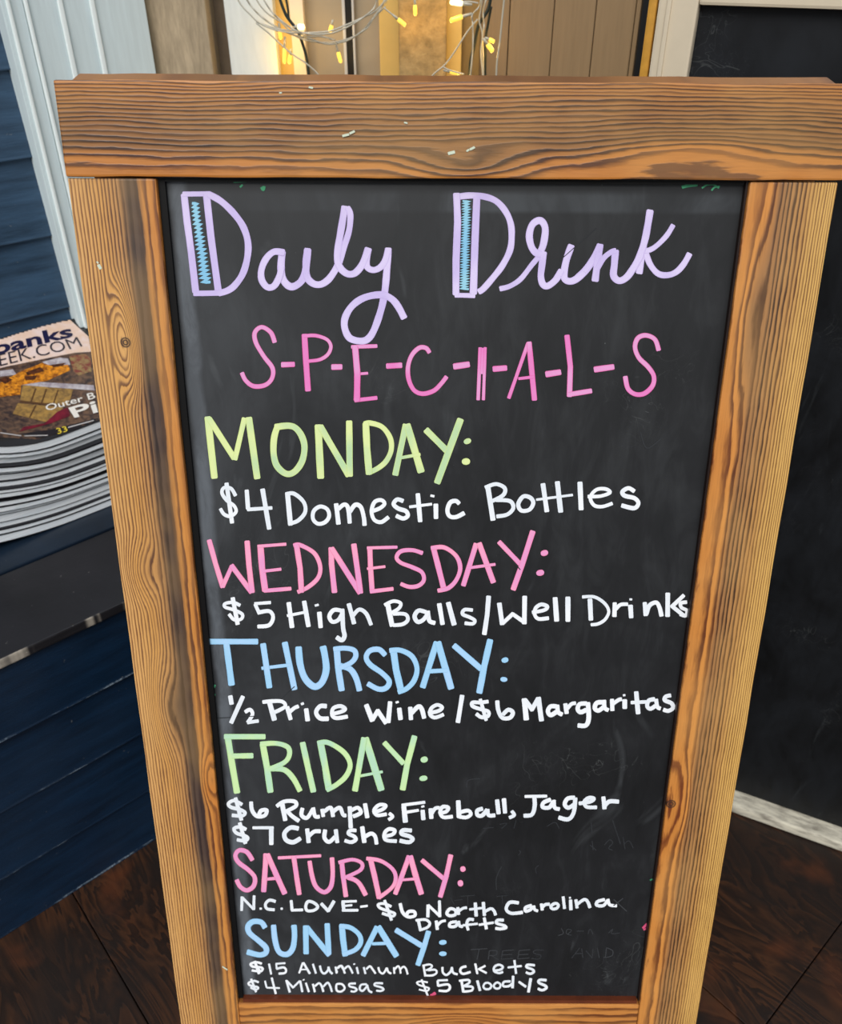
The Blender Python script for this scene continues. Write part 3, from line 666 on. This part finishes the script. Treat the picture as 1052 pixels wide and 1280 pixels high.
strokes('lettering', 'pink2', [
  (*SS, '''c23 142,80 115,40 77,30 57,55 72,90 120,127 153,165 148,208 115,230 82,213 63,178; l27 210,48 198,237; l28 216,50 260,150 304,247; l16 203,176 272,170; l16 270,69 484,58; l25 348,62 362,160 376,252;
   c23 427,85 440,160 460,213 500,240 533,213 543,150 539,68; l24 588,88 595,160 609,262; c19 573,92 640,77 688,95 680,130 603,167; c24 618,165 670,190 708,254; l27 730,68 752,160 776,270; c20 712,71 780,82 838,120 858,165 840,215 773,268;
   l25 925,60 855,250; l29 930,60 955,150 986,250; l14 888,179 962,173'''),
  (*ST, '''l23 308,80 417,172; l25 453,54 430,160 400,264; d28.35 503,126 514,125 524,122; d31.5 490,196 500,195 512,194''')],
  'pink capitals SATURDAY')
strokes('lettering', 'white', [
  (*SS, '''l18 90,262 88,332; l17 90,265 148,325; l18 150,258 148,328; l14 178,323 188,322; c19 257,287 227,280 207,300 215,323 252,328; l14 283,323 293,322; l19 335,281 340,330; l17 336,330 394,328;
   o19 420,286 408,310 416,332 450,330 468,312 448,292; l21 485,296 522,335; l21 520,335 550,283; l21 594,290 598,330; l16 588,288 662,285; l14 598,309 640,305; l17 590,331 670,330; l14 681,313 717,308'''),
  (*ST, '''c18 155,312 120,297 90,302 102,320 150,337 173,347 160,360 110,345; l19 122,280 157,380; c21 200,296 212,340 240,363 273,357 270,337 242,337 230,357; l21 340,303 338,364; l18 340,305 398,360; l19 396,283 398,364; o20 450,323 433,345 448,358 475,352 475,330;
   l20 488,316 492,352; c18 490,337 515,320 533,318; l21 575,293 580,360; l15 546,326 615,318; l21 615,290 621,357; c19 622,337 652,322 668,332 677,354; c21 792,294 747,292 730,325 755,346 812,341;
   c21 857,307 827,317 827,335 850,328 865,312; c19 868,308 872,327 888,334; l20 905,298 910,330; c19 910,317 925,302 947,300; o19 970,297 953,311 961,323 980,321 990,309 985,298'''),
  (*SU, '''l19 534,82 541,142; l21 571,98 573,148; l12 564,88 572,87; l20 598,98 604,140; c20 606,120 640,97 658,110 668,138; c20 742,97 707,107 702,125 735,127 755,102; c20 758,95 767,123 802,128''')],
  'white words N.C. LOVE- $6 North Carolina', wk=0.80)
strokes('lettering', 'white', [
  (*ST, '''l20 290,378 302,432; c17 278,381 325,377 348,395 335,416 296,430; l20 380,383 386,427; c17 385,407 405,387 427,382; c19 482,387 452,392 447,410 475,410 490,390; c19 492,385 497,408 513,412; c19 567,378 542,377 533,400 540,430;
   l15 513,406 587,398; l20 620,368 631,424; l15 593,403 667,392; c19 717,380 687,380 682,395 720,407 728,418 700,423 676,420''')],
  'small white word Drafts', wk=0.80)
SV = (290, 1140, 4); SW_ = (450, 1140, 4)
strokes('lettering', 'blue', [
  (*SV, '''c28 165,77 145,50 105,47 80,70 87,103 130,140 168,175 168,203 135,213 76,198; c28 207,65 215,140 235,198 275,210 303,180 312,120 309,65; l28 368,68 370,207; l28 372,75 486,215; l28 475,58 483,212; l30 548,63 555,140 566,218;
   c24 538,70 590,77 633,110 643,150 615,188 553,212; l27 725,73 654,217; l31 730,72 822,220; l16 700,158 772,155; l27 818,88 947,167; l27 982,95 960,170 928,264'''),
  (*SW_, '''d24.15 398,153 413,151 428,150; d22.05 398,208 413,209 428,208''')],
  'light blue capitals SUNDAY')
S1 = (300, 1190, 7.97); S2 = (420, 1190, 7.97); S3 = (540, 1190, 6.70)
strokes('lettering', 'white', [
  (*S1, '''c30 215,115 160,100 105,118 130,145 200,150 225,165 205,190 140,185 118,180; l36 145,90 190,215; l34 170,140 195,190; l26 288,115 310,220; l24 355,115 450,108; l24 360,115 365,165; c28 362,165 430,150 458,175 445,205 385,212;
   l24 625,105 588,210; l28 630,105 695,215; l18 600,175 675,170; l26 725,118 755,212; c28 795,135 810,190 840,212 875,180 880,145; c28 880,145 895,190 920,215; l26 950,145 962,210; c26 965,160 1000,135 1025,165 1045,210'''),
  (*S2, '''l24 -5,150 10,200; c26 18,160 50,135 70,160 85,210; c26 80,170 120,140 145,170 165,212; l26 205,150 220,215; l18 172,122 188,115; l26 275,150 292,215; c26 300,170 335,140 360,165 392,212; c26 420,150 435,195 470,210 505,155; c26 505,155 520,195 548,212;
   l24 575,150 580,212; c24 585,170 615,140 635,165 642,212; c24 640,170 670,145 695,165 712,220; l28 870,135 888,240; c24 860,135 930,122 955,140 930,165 895,180; c26 915,180 985,175 1000,205 960,230 895,232'''),
  (*S3, '''c24 85,125 90,170 120,190 155,160 165,125; c24 165,125 175,170 212,185; c26 285,118 245,130 235,160 260,180 320,165; l24 360,95 378,180; l22 445,115 385,145; l22 390,142 455,175; c24 520,155 575,145 590,120 555,105 520,125 520,160 560,175 592,165;
   l24 688,68 702,180; l22 632,128 748,115; c26 858,110 800,105 790,125 840,145 850,165 820,180 785,168''')],
  'small white words $15 Aluminum Buckets', wk=0.80)
strokes('lettering', 'white', [
  (*S1, '''c26 185,300 140,285 85,305 100,330 170,345 180,360 150,372 105,350; l28 110,265 160,395; l24 248,285 265,350; l22 265,355 395,358; l28 315,255 355,415; l28 460,280 495,400; l26 465,285 530,355; l24 525,355 595,285; l28 598,285 620,395;
   l26 655,305 685,395; l16 625,278 640,270; l26 725,315 745,395; c26 745,340 785,310 810,335 830,395; c26 828,345 870,305 895,335 915,395'''),
  (*S2, '''o26 10,318 0,350 10,385 50,392 85,360 60,320; c26 195,312 135,315 135,340 185,355 205,375 180,392 145,388; c26 305,320 250,325 235,365 265,385 310,335; c26 310,325 325,380 358,400; c26 465,310 395,308 385,330 450,350 472,370 445,385 400,382;
   c22 912,300 850,290 805,300 825,325 890,345 925,360 900,385 825,370; l26 850,272 915,440'''),
  (*S3, '''l22 45,238 130,234; l24 45,240 50,285; c26 48,282 130,270 148,300 120,325 55,322; l28 245,240 262,335; c24 225,240 300,232 310,255 262,285; c24 275,285 335,290 330,320 265,330; l28 378,238 400,322; o22 445,258 428,285 445,308 480,305 495,280 475,258;
   o22 535,255 515,280 530,302 560,300 572,275 558,256; c24 655,245 600,250 595,285 640,285 668,265; l28 678,200 672,300; l26 725,248 785,290; l30 825,220 805,335; c28 955,235 900,232 892,255 945,280 955,300 920,318 885,305''')],
  'small white words $4 Mimosas $5 Bloodys', wk=0.80)
# leftovers of old chalk near the edges, and wiped writing
F1 = (0, 0, 1)
strokes('chalk_mark', 'dgreen', [(*F1, 'l1.6 292,228 308,227; l2.5 300,234 303,231; c4 327,234 329,237 330,233; c4 852,234 860,232 871,231; c2.2 877,235 884,231 892,231 898,235; c2.2 889,238 893,234 899,233; l2.2 264,866 269,856; l2.6 265,869 269,868; l2.5 281,1062 285,1070; l1.8 812,1100 817,1098 815,1108')], 'old green chalk left along the edges')
strokes('chalk_mark', 'dpink', [(*F1, 'l3 803,1160 809,1154; l2 804,1162 808,1160; l5 538,1247 540,1243; l4 540,1244 544,1241')], 'old pink chalk dabs')
SX = (560, 1020, 3.896)
strokes('wiped_writing', 'ghost', [(*SX, '''l4 110,650 190,645; l4 150,650 140,698; l4 200,655 195,698; c4 200,655 235,655 232,675 200,678; l4 210,678 245,698; l4 265,655 258,697; l4 265,655 320,650; l4 262,675 310,672; l4 258,697 315,693; l4 345,655 338,695; l4 345,655 398,650; l4 342,675 390,672;
  l4 338,695 395,690; c4 465,652 425,652 415,665 450,677 440,695 405,692; l5 850,400 805,435; l5 805,405 868,462; l4 640,640 600,690; l4 650,645 655,690; l4 620,670 655,668; l4 670,655 700,690; l4 705,645 700,690; l4 725,640 735,690; c4 770,640 800,655 795,680 755,688; l4 770,640 765,685;
  c4 550,545 560,570 535,580; c4 580,575 600,555 580,550 575,570 600,578; l4 625,560 660,560; c4 680,575 690,550 705,575; c4 780,570 800,550 795,572 835,568''')], 'wiped ghost words TREES AND')
strokes('wiped_writing', 'ghost2', [(*SX, '''l4 10,395 30,430; l4 60,390 130,385; l4 95,390 95,430; l4 30,410 70,405; l4 235,390 290,385; l4 262,390 265,425; c4 260,245 235,300 235,360; c4 440,240 425,255 430,280; l5 800,20 838,135; c4 760,140 785,115 800,130 780,155 800,165; l4 850,100 860,160; c4 855,135 880,120 900,155;
  l4 690,140 720,165; l4 700,120 705,165; c4 340,190 352,175 345,165; l4 330,20 320,60; l4 170,60 220,55; c4 250,40 285,35 260,60; c4 480,50 520,30 540,60; l4 695,30 700,80'''), (*F1, '''c1.2 583,985 585,975 600,973; l1 700,325 745,285; l1.2 640,700 650,712; c1.5 800,540 808,560 826,548; c1 640,340 680,352 720,345 740,335; l1.2 353,872 368,858; l1 262,898 320,895''')], 'fainter wiped ghost letters')
strokes('paint_fleck', 'chip', [(*F1, 'l4 560,192 568,190; l2.5 583,189 586,187; l3 587,187 593,184; l3 428,170 436,168; l3 437,167 443,164; l2.5 386,109 391,110; l2 349,116 352,116; l2 505,153 509,154')], 'pale flecks of paint on the top rail', depth=-0.0052, parent=sign)
strokes('paint_fleck', 'chip', [(*F1, 'l4 123,331 126,336; l2 121,327 123,329; l1.6 278,1208 284,1212')], 'pale flecks of paint on the left stile', depth=-0.0002, parent=sign)

# rear leaf of the sandwich board, hinged at the top and leaning the other way
hz = RT1 - 0.004
MB_ = Matrix.Translation((0.004, TH + 0.007, hz)) @ Matrix.Rotation(TILT + math.radians(6.2), 4, 'X') @ Matrix.Translation((0, 0, -hz))
LR = hz - ((MS @ Vector((0, TH, hz))).z - 0.004) / math.cos(math.radians(6.2)) + 0.003
M_rear = wood('rear_leaf_wood', 'x', RT0, 0.12, [(0, 0), (0.5, 6), (1, 12)], [(0, lin(96, 54, 30)), (1, lin(90, 50, 28))], (0.3, 0.06), [],
              [(0, lin(138, 86, 46)), (1, lin(142, 90, 48))], (0.4, 0.9), 21.3)
leaf = empty('rear_leaf', MB_, sign)
RZ = 0.0040
for nm, lo, hi in (('rear_rail', (-0.394, 0.0, RT0 + RZ), (0.387, TH, RT1 + RZ)), ('rear_rail', (-W, 0.001, -0.09), (W, TH, -0.005)),
                   ('rear_stile', (-W - SW, 0.0, LR), (-W, TH, RT0 + RZ - 0.001)), ('rear_stile', (W, 0.0, LR), (W + SW, TH, RT0 + RZ - 0.001))):
    board_piece(nm, lo, hi, M_rear, leaf)
box('rear_panel', (-W, 0.010, -0.005), (W, 0.017, RT0 + RZ), M_bb2, leaf)
for sx in (-0.26, 0.26):
    h = link_mesh('hinge', tube_mesh('hinge', [(sx - 0.03, TH + 0.0035, RT1 - 0.005), (sx + 0.03, TH + 0.0035, RT1 - 0.005)], 0.003, 10), plain('steel', lin(120, 118, 112), 0.4, 0.5, metal=0.8), sign)

# ------------------------------------------------------------------ magazines on the bench
M_page = NT('page_edges'); po = M_page.xyz(M_page.obj())
pn = M_page.noise(M_page.vec(M_page.mul(po[0], 2), M_page.mul(po[1], 2), M_page.mul(po[2], 900)), 1.0, 3, 0.6)
M_page = M_page.out(M_page.ramp(pn, [(0.3, lin(206, 216, 226)), (0.6, lin(246, 250, 254))]), 0.7, 0.2)
M_cover = plain('glossy_dark_cover', lin(26, 24, 28), 0.3, 0.5, 12, 0.3)
U0, U1, Y0, Y1 = 0.245, 0.605, 0.277, 0.550
NM = 17
rr = random.Random(5)
th = [rr.choice([0.0046, 0.0052, 0.0060, 0.0074, 0.0090]) for _ in range(NM)]
sc_ = 0.178 / sum(th); th = [t * sc_ for t in th]
def lift(u, y, frac):
    """height above the bench top of the surface a given fraction up the stack"""
    f = max(0.0, (y - Y0) / (Y1 - Y0))
    base = 0.178 * frac + 0.094 * (f ** 1.15) * frac ** 1.1
    sp = max(0.0, 0.425 - u)
    base += sp * sp * 1.7 * (0.35 + 0.65 * frac)
    base += 0.0025 * math.sin(u * 21 + frac * 3) * frac
    return base
def sheet(name, u0, u1, y0, y1, f0, f1, mat, parent, nu=16, ny=6, off=0.0):
    bm = bmesh.new(); T = []; B = []
    for i in range(nu + 1):
        u = u0 + (u1 - u0) * i / nu
        T.append([bm.verts.new((u, y0 + (y1 - y0) * j / ny, 0.6155 + off + lift(u, y0 + (y1 - y0) * j / ny, f1))) for j in range(ny + 1)])
        B.append([bm.verts.new((u, y0 + (y1 - y0) * j / ny, 0.6155 + off + lift(u, y0 + (y1 - y0) * j / ny, f0))) for j in range(ny + 1)])
    for i in range(nu):
        for j in range(ny):
            bm.faces.new((T[i][j], T[i + 1][j], T[i + 1][j + 1], T[i][j + 1])); bm.faces.new((B[i][j], B[i][j + 1], B[i + 1][j + 1], B[i + 1][j]))
        bm.faces.new((T[i][0], B[i][0], B[i + 1][0], T[i + 1][0])); bm.faces.new((T[i][ny], T[i + 1][ny], B[i + 1][ny], B[i][ny]))
    for j in range(ny):
        bm.faces.new((T[0][j], T[0][j + 1], B[0][j + 1], B[0][j])); bm.faces.new((T[nu][j], B[nu][j], B[nu][j + 1], T[nu][j + 1]))
    bmesh.ops.recalc_face_normals(bm, faces=bm.faces)
    for f in bm.faces: f.smooth = abs(f.normal.z) > 0.5
    return link_mesh(name, from_bm(bm, name), mat, parent)
ords = ['', 'second', 'third', 'fourth', 'fifth', 'sixth', 'seventh', 'eighth', 'ninth', 'tenth', 'eleventh', 'twelfth', 'thirteenth', 'fourteenth', 'fifteenth', 'sixteenth', 'seventeenth', 'eighteenth', 'nineteenth', 'twentieth']
acc = 0.0; top_cover = None
for i in range(NM):
    f0 = acc / 0.178; acc += th[i]; f1 = acc / 0.178; g = (f1 - f0)
    k_ = NM - 1 - i
    dy = rr.uniform(-0.006, 0.005) if k_ else 0.0; du = rr.uniform(-0.004, 0.003) if k_ else 0
    if i in (8, 9): dy -= 0.004
    m = empty('magazine', ML)
    lab = ('topmost magazine of the stack, its cover showing fries and a pressed sandwich' if k_ == 0 else
           'lowest magazine of the stack, lying flat on the dark bench' if i == 0 else
           '%s magazine from the top of the stack on the dark bench' % ords[k_])
    tag(m, lab, 'magazine', 'magazines stacked on the bench')
    sheet('pages', U0 + du + 0.001, U1 + du - 0.001, Y0 + dy + 0.001, Y1 + dy - 0.001, f0 + g * 0.05, f1 - g * (0.28 if i % 4 == 1 else 0.08), M_page, m)
    dk = 0.24 if i % 4 == 1 else 0.05
    cvr = sheet('cover', U0 + du, U1 + du, Y0 + dy, Y1 + dy, f1 - g * (dk + 0.02), f1 - g * 0.02, M_cover, m)
    sheet('back_cover', U0 + du, U1 + du, Y0 + dy, Y1 + dy, f0 + g * 0.01, f0 + g * 0.04, M_cover, m)
    if k_ == 0: top_mag, top_cover = m, cvr

# print on the top cover: flat shapes laid on the curved sheet
me = top_cover.data
bvh = BVHTree.FromPolygons([ML @ v.co for v in me.vertices], [tuple(p.vertices) for p in me.polygons])
MLI = ML.inverted()
def on_cover(x, y, lift_=0.0004):
    r = ray(x, y).normalized(); hit = bvh.ray_cast(CAMP, r)
    if hit[0] is None: return None
    n = hit[1] if hit[1].z > 0 else -hit[1]
    if n.z < 0.5: return None
    return MLI @ (hit[0] + n * lift_)
def flat_mat(name, c, c2=None, sc=60, rough=0.32):
    s = NT(name); n = s.noise(s.obj(), sc, 4, 0.65, 0.6)
    return s.out(s.ramp(n, [(0.38, c), (0.62, c2 or c)]), rough, 0.45)
def print_mesh(name, quads, mat, lift_):
    bm = bmesh.new()
    for q in quads:
        ps = [on_cover(x, y, lift_) for x, y in q]
        if None in ps: continue
        f = bm.faces.new([bm.verts.new(p) for p in ps])
        if (f.calc_center_median() is not None): bm.normal_update(); 
        if f.normal.z < 0: f.normal_flip()
    return link_mesh(name, from_bm(bm, name), mat, top_mag)
def poly_quads(poly, step=4.0):
    """cut a picture polygon into small cells so that it can follow the curved cover"""
    bm = bmesh.new(); bm.faces.new([bm.verts.new((x, y, 0)) for x, y in poly])
    xs = [p[0] for p in poly]; ys = [p[1] for p in poly]
    for ax, lo, hi in ((0, min(xs), max(xs)), (1, min(ys), max(ys))):
        v = math.floor(lo / step) * step + step
        while v < hi:
            co = [0, 0, 0]; co[ax] = v; no = [0, 0, 0]; no[ax] = 1
            bmesh.ops.bisect_plane(bm, geom=bm.verts[:] + bm.edges[:] + bm.faces[:], plane_co=co, plane_no=no)
            v += step
    out = [[(v.co.x, v.co.y) for v in f.verts] for f in bm.faces]; bm.free(); return out
cx = lambda x, y: (x / 7.514, 390 + y / 7.514)
def P(*pts): return [cx(x, y) for x, y in pts]
PR = [
 ('title_band', flat_mat('cream_print', lin(222, 190, 168), lin(226, 205, 200), 30), [P((-160, 290), (640, 60), (830, 230), (860, 380), (420, 440), (-160, 600))], 0.0004),
 ('photo_print', flat_mat('brown_print', lin(52, 40, 40), lin(110, 84, 66), 90), [P((-160, 560), (420, 440), (700, 385), (860, 375), (960, 1000), (700, 1100), (350, 1200), (-160, 1170))], 0.0006),
 ('plate_print', flat_mat('white_print', lin(190, 185, 190), lin(150, 140, 150), 80), [P((0, 555), (120, 540), (160, 590), (0, 610)), P((400, 470), (560, 430), (640, 440), (660, 500), (420, 500)), P((120, 700), (210, 650), (880, 690), (890, 740), (210, 690))], 0.0008),
 ('fries_print', flat_mat('orange_print', lin(232, 150, 36), lin(130, 70, 20), 120), [P((-20, 680), (200, 560), (400, 480), (480, 510), (640, 500), (660, 550), (440, 650), (200, 690), (190, 780), (-20, 805)), ], 0.0010),
 ('garnish_print', flat_mat('dark_garnish_print', lin(46, 26, 18), lin(96, 50, 24), 140), [P((-20, 640), (60, 610), (120, 640), (50, 680)), P((240, 570), (380, 520), (420, 560), (260, 600)), P((480, 500), (620, 480), (590, 510), (500, 525)), P((230, 610), (350, 600), (330, 640), (240, 645))], 0.0012),
 ('salad_print', flat_mat('salad_print', lin(150, 130, 84), lin(120, 48, 44), 110), [P((650, 420), (800, 395), (850, 440), (860, 560), (740, 600), (690, 560)), ], 0.0010),
 ('bread_print', flat_mat('bread_print', lin(168, 132, 70), lin(118, 92, 56), 80), [P((215, 690), (690, 730), (640, 880), (380, 860), (190, 830)), P((170, 860), (600, 900), (440, 1040), (120, 960))], 0.0012),
 ('bread_mark_print', flat_mat('bread_mark_print', lin(86, 58, 34)), [P((190, 838), (560, 872), (556, 890), (185, 852)), P((330, 720), (345, 722), (300, 850), (285, 848)), P((430, 725), (445, 727), (400, 860), (385, 858)), P((540, 735), (553, 737), (510, 866), (497, 864)), P((330, 880), (345, 882), (285, 1000), (270, 998))], 0.0014),
 ('napkin_print', flat_mat('red_print', lin(120, 24, 44), lin(90, 20, 36)), [P((640, 900), (660, 980), (480, 1050), (180, 1130), (220, 1085), (420, 1050), (540, 940))], 0.0013),
 ('footer_print', flat_mat('black_print', lin(34, 28, 32)), [P((180, 1150), (480, 1110), (920, 1000), (935, 1050), (640, 1120), (380, 1190))], 0.0014),
 ('small_print', flat_mat('pale_print', lin(190, 186, 186)), [P((0, 1135), (200, 1165), (200, 1174), (0, 1146)), P((230, 1165), (450, 1160), (450, 1168), (230, 1174)), P((640, 1085), (880, 1020), (882, 1028), (642, 1095))], 0.0016),
]
for nm, mt, polys, lf in PR:
    q = []
    for p in polys: q += poly_quads(p, 1.6 if nm == 'title_band' else 3.0)
    print_mesh(nm, q, mt, lf)
def text_on_cover(name, txt, quad, mat, lift_, bold=0.0):
    """letters laid in the quadrilateral (bottom left, bottom right, top right, top left) of the cover"""
    cu = bpy.data.curves.new(name, 'FONT'); cu.body = txt; cu.size = 1; cu.offset = bold; cu.resolution_u = 3
    ob = bpy.data.objects.new(name, cu); C.objects.link(ob); bpy.context.view_layer.update()
    me_ = bpy.data.meshes.new_from_object(ob); C.objects.unlink(ob); bpy.data.objects.remove(ob)
    xs = [v.co.x for v in me_.vertices]; x0, x1 = min(xs), max(xs); y1 = 0.72
    bl, br, tr, tl = [Vector(p) for p in quad]; lost = set()
    for v in me_.vertices:
        a = (v.co.x - x0) / (x1 - x0); b = v.co.y / y1
        p = (bl * (1 - a) + br * a) * (1 - b) + (tl * (1 - a) + tr * a) * b
        q = on_cover(p.x, p.y, lift_)
        if q is None: lost.add(v.index)
        else: v.co = q
    bm = bmesh.new(); bm.from_mesh(me_); bm.verts.ensure_lookup_table()
    bmesh.ops.delete(bm, geom=[bm.verts[i] for i in lost], context='VERTS')
    bm.to_mesh(me_); bm.free()
    return link_mesh(name, me_, mat, top_mag)
NAVY = flat_mat('navy_print', lin(26, 24, 62)); GREY = flat_mat('dark_grey_print', lin(44, 40, 52)); WHT = flat_mat('white_title_print', lin(226, 222, 216)); YEL = flat_mat('yellow_print', lin(214, 190, 60))
text_on_cover('title', 'banks', P((-45, 405), (690, 230), (655, 120), (-65, 285)), NAVY, 0.0012, 0.028)
text_on_cover('title', 'EEK.COM', P((0, 515), (775, 325), (720, 232), (-20, 395)), GREY, 0.0012, -0.004)
text_on_cover('headline', 'Outer B', P((440, 935), (900, 815), (880, 755), (420, 880)), WHT, 0.0020, 0.01)
text_on_cover('headline', 'Pi', P((700, 1000), (925, 945), (890, 830), (640, 905)), WHT, 0.0020, 0.02)
text_on_cover('headline', '33', P((545, 1155), (640, 1125), (620, 1075), (525, 1100)), YEL, 0.0020, 0.01)

# ------------------------------------------------------------------ string of warm lights above the sign
lights = empty('string_lights', Matrix.Translation((0, 0, 0)))
tag(lights, 'clear wire string of small warm white bulbs hanging behind the top of the sign', 'string lights')
sW_ = NT('clear_wire'); sW_.b.inputs['Transmission Weight'].default_value = 0.25
M_wire = sW_.out(lin(205, 200, 184), 0.25, 0.5)
M_dwire = plain('dark_green_wire', lin(28, 40, 40), 0.4, 0.5)
sL = NT('warm_bulb'); sL.b.inputs['Emission Color'].default_value = (1.0, 0.62, 0.08, 1); sL.b.inputs['Emission Strength'].default_value = 1.0
M_bulb = sL.out(lin(240, 205, 90), 0.25, 0.5)
sH = NT('hot_bulb'); sH.b.inputs['Emission Color'].default_value = (1.0, 0.9, 0.55, 1); sH.b.inputs['Emission Strength'].default_value = 1.6
M_hot = sH.out(lin(255, 240, 190), 0.25, 0.5)
YL = 1.76
def wire(pts, o, Y0_=YL, Y1_=None, r=0.0015, mat=None, tw=0.0):
    x0, y0, sc = o; Q = catmull([(x0 + a / sc, y0 + b / sc) for a, b in pts], 6)
    Y1_ = Y0_ if Y1_ is None else Y1_; L = []
    for i, (x, y) in enumerate(Q):
        p = at_y(x, y, Y0_ + (Y1_ - Y0_) * i / (len(Q) - 1) + tw * math.sin(i * 1.3)); L.append(p)
    return link_mesh('wire', tube_mesh('wire', L, r, 6), mat or M_wire, lights)
W1 = (280, 0, 5.26); W2 = (450, 0, 5.01)
wire([(60, -60), (110, 30), (170, 95), (230, 150), (330, 195), (440, 215), (560, 215), (690, 205), (800, 165), (900, 120), (990, 75), (1060, 0), (1090, -60)], W1)
wire([(120, -60), (170, 30), (240, 105), (330, 170), (440, 225), (560, 255), (680, 290), (800, 270), (900, 210), (980, 120), (1040, 40), (1060, -50)], W1, YL + 0.012, tw=0.003)
wire([(180, -60), (240, 40), (300, 100), (380, 150), (460, 230), (560, 270), (700, 280), (830, 250), (930, 190), (1000, 90), (1080, -10)], W1, YL + 0.02)
wire([(210, 150), (290, 215), (360, 280), (440, 350), (530, 410), (600, 470), (640, 520)], W1, YL - 0.01)
wire([(240, -40), (300, 60), (370, 130), (470, 200), (580, 225), (690, 220), (760, 200), (860, 150), (980, 60), (1010, -40)], W1, YL - 0.006, tw=0.002)
wire([(210, 145), (300, 175), (380, 195), (470, 205), (540, 240), (640, 240), (730, 265)], W1, YL + 0.006)
wire([(355, -40), (390, 60), (420, 120), (480, 200), (520, 300), (545, 400), (560, 520)], W1, YL + 0.03, YL + 0.03, 0.0030, M_dwire)
wire([(400, -40), (420, 60), (430, 130), (500, 240), (530, 340), (555, 520)], W1, YL + 0.034, YL + 0.034, 0.0022, M_dwire)
wire([(150, 50), (200, 90), (250, 125)], W2)
wire([(160, 40), (90, 110), (50, 170), (0, 205)], W2, YL + 0.01)
wire([(760, -40), (745, 40), (700, 95), (705, 160), (705, 300), (690, 480), (688, 560)], W2, tw=0.002)
wire([(770, -40), (755, 60), (745, 130), (765, 220), (755, 330), (768, 480), (768, 560)], W2, YL + 0.008, r=0.0014)
wire([(800, -40), (770, 70), (775, 160), (765, 240), (770, 370), (772, 560)], W2, YL + 0.014, tw=0.002)
wire([(735, 120), (670, 200), (600, 310), (535, 400), (470, 455), (430, 500)], W2)
wire([(520, 420), (560, 440), (650, 465)], W2, YL - 0.01)
wire([(905, -40), (890, 100), (875, 250), (855, 400), (850, 560)], W2, YL - 0.02, r=0.0017)
wire([(820, -40), (800, 60), (740, 160), (715, 280), (690, 400), (680, 560)], W2, YL + 0.03, r=0.0032, mat=M_dwire)
wire([(600, 10), (680, 10), (740, 20)], W2, YL)
wire([(820, 40), (800, 150), (785, 260), (782, 560)], W2, YL + 0.04, r=0.0024, mat=M_dwire)
def bulb(a, b, o, Y=YL, r=0.0032, hot=False, watt=0.036):
    x0, y0, sc = o; p = at_y(x0 + a[0] / sc, y0 + a[1] / sc, Y); q = at_y(x0 + b[0] / sc, y0 + b[1] / sc, Y)
    d = q - p
    base = link_mesh('bulb', tube_mesh('bulb', [p, p + d * 0.2, p + d * 0.45], lambda t: r * (0.55 + 0.3 * t), 10), M_wire, lights)
    pr = (0.80, 0.95, 1.0, 1.0, 0.95, 0.9, 1.0, 0.9, 0.65, 0.25)
    pts = [p + d * (0.42 + 0.58 * t) for t in (0, 0.1, 0.3, 0.45, 0.6, 0.66, 0.75, 0.87, 0.95, 1.0)]
    ob = link_mesh('lamp_tip', tube_mesh('lamp_tip', pts, lambda t: r * 1.15 * pr[min(9, int(round(t * 9)))], 10), M_hot if hot else M_bulb, base)
    l = bpy.data.lights.new('glow', 'POINT'); l.energy = watt; l.color = (1.0, 0.60, 0.12); l.shadow_soft_size = 0.006
    lo_ = bpy.data.objects.new('bulb_glow', l); C.objects.link(lo_); lo_.parent = ob; lo_.location = q + Vector((0, 0.010, -0.006))
    return ob
bulb((735, 290), (768, 415), W1, YL + 0.02)
bulb((400, 240), (395, 420), W1, YL + 0.02)
bulb((440, 320), (428, 420), W1, YL + 0.04)
bulb((360, 150), (372, 260), W1, YL + 0.03)
bulb((450, 175), (530, 178), W1, YL + 0.03, 0.0045, True)
bulb((715, 130), (695, 215), W1, YL + 0.05)
bulb((200, 90), (285, 160), W2, YL)
bulb((342, -20), (345, 100), W2, YL)
bulb((700, 85), (560, 130), W2, YL, 0.0038)
bulb((700, 30), (560, 12), W2, YL - 0.005, 0.0042, True)
bulb((780, 235), (842, 262), W2, YL)
bulb((770, 240), (832, 325), W2, YL, 0.0038)
bulb((520, 440), (620, 462), W2, YL, 0.003)
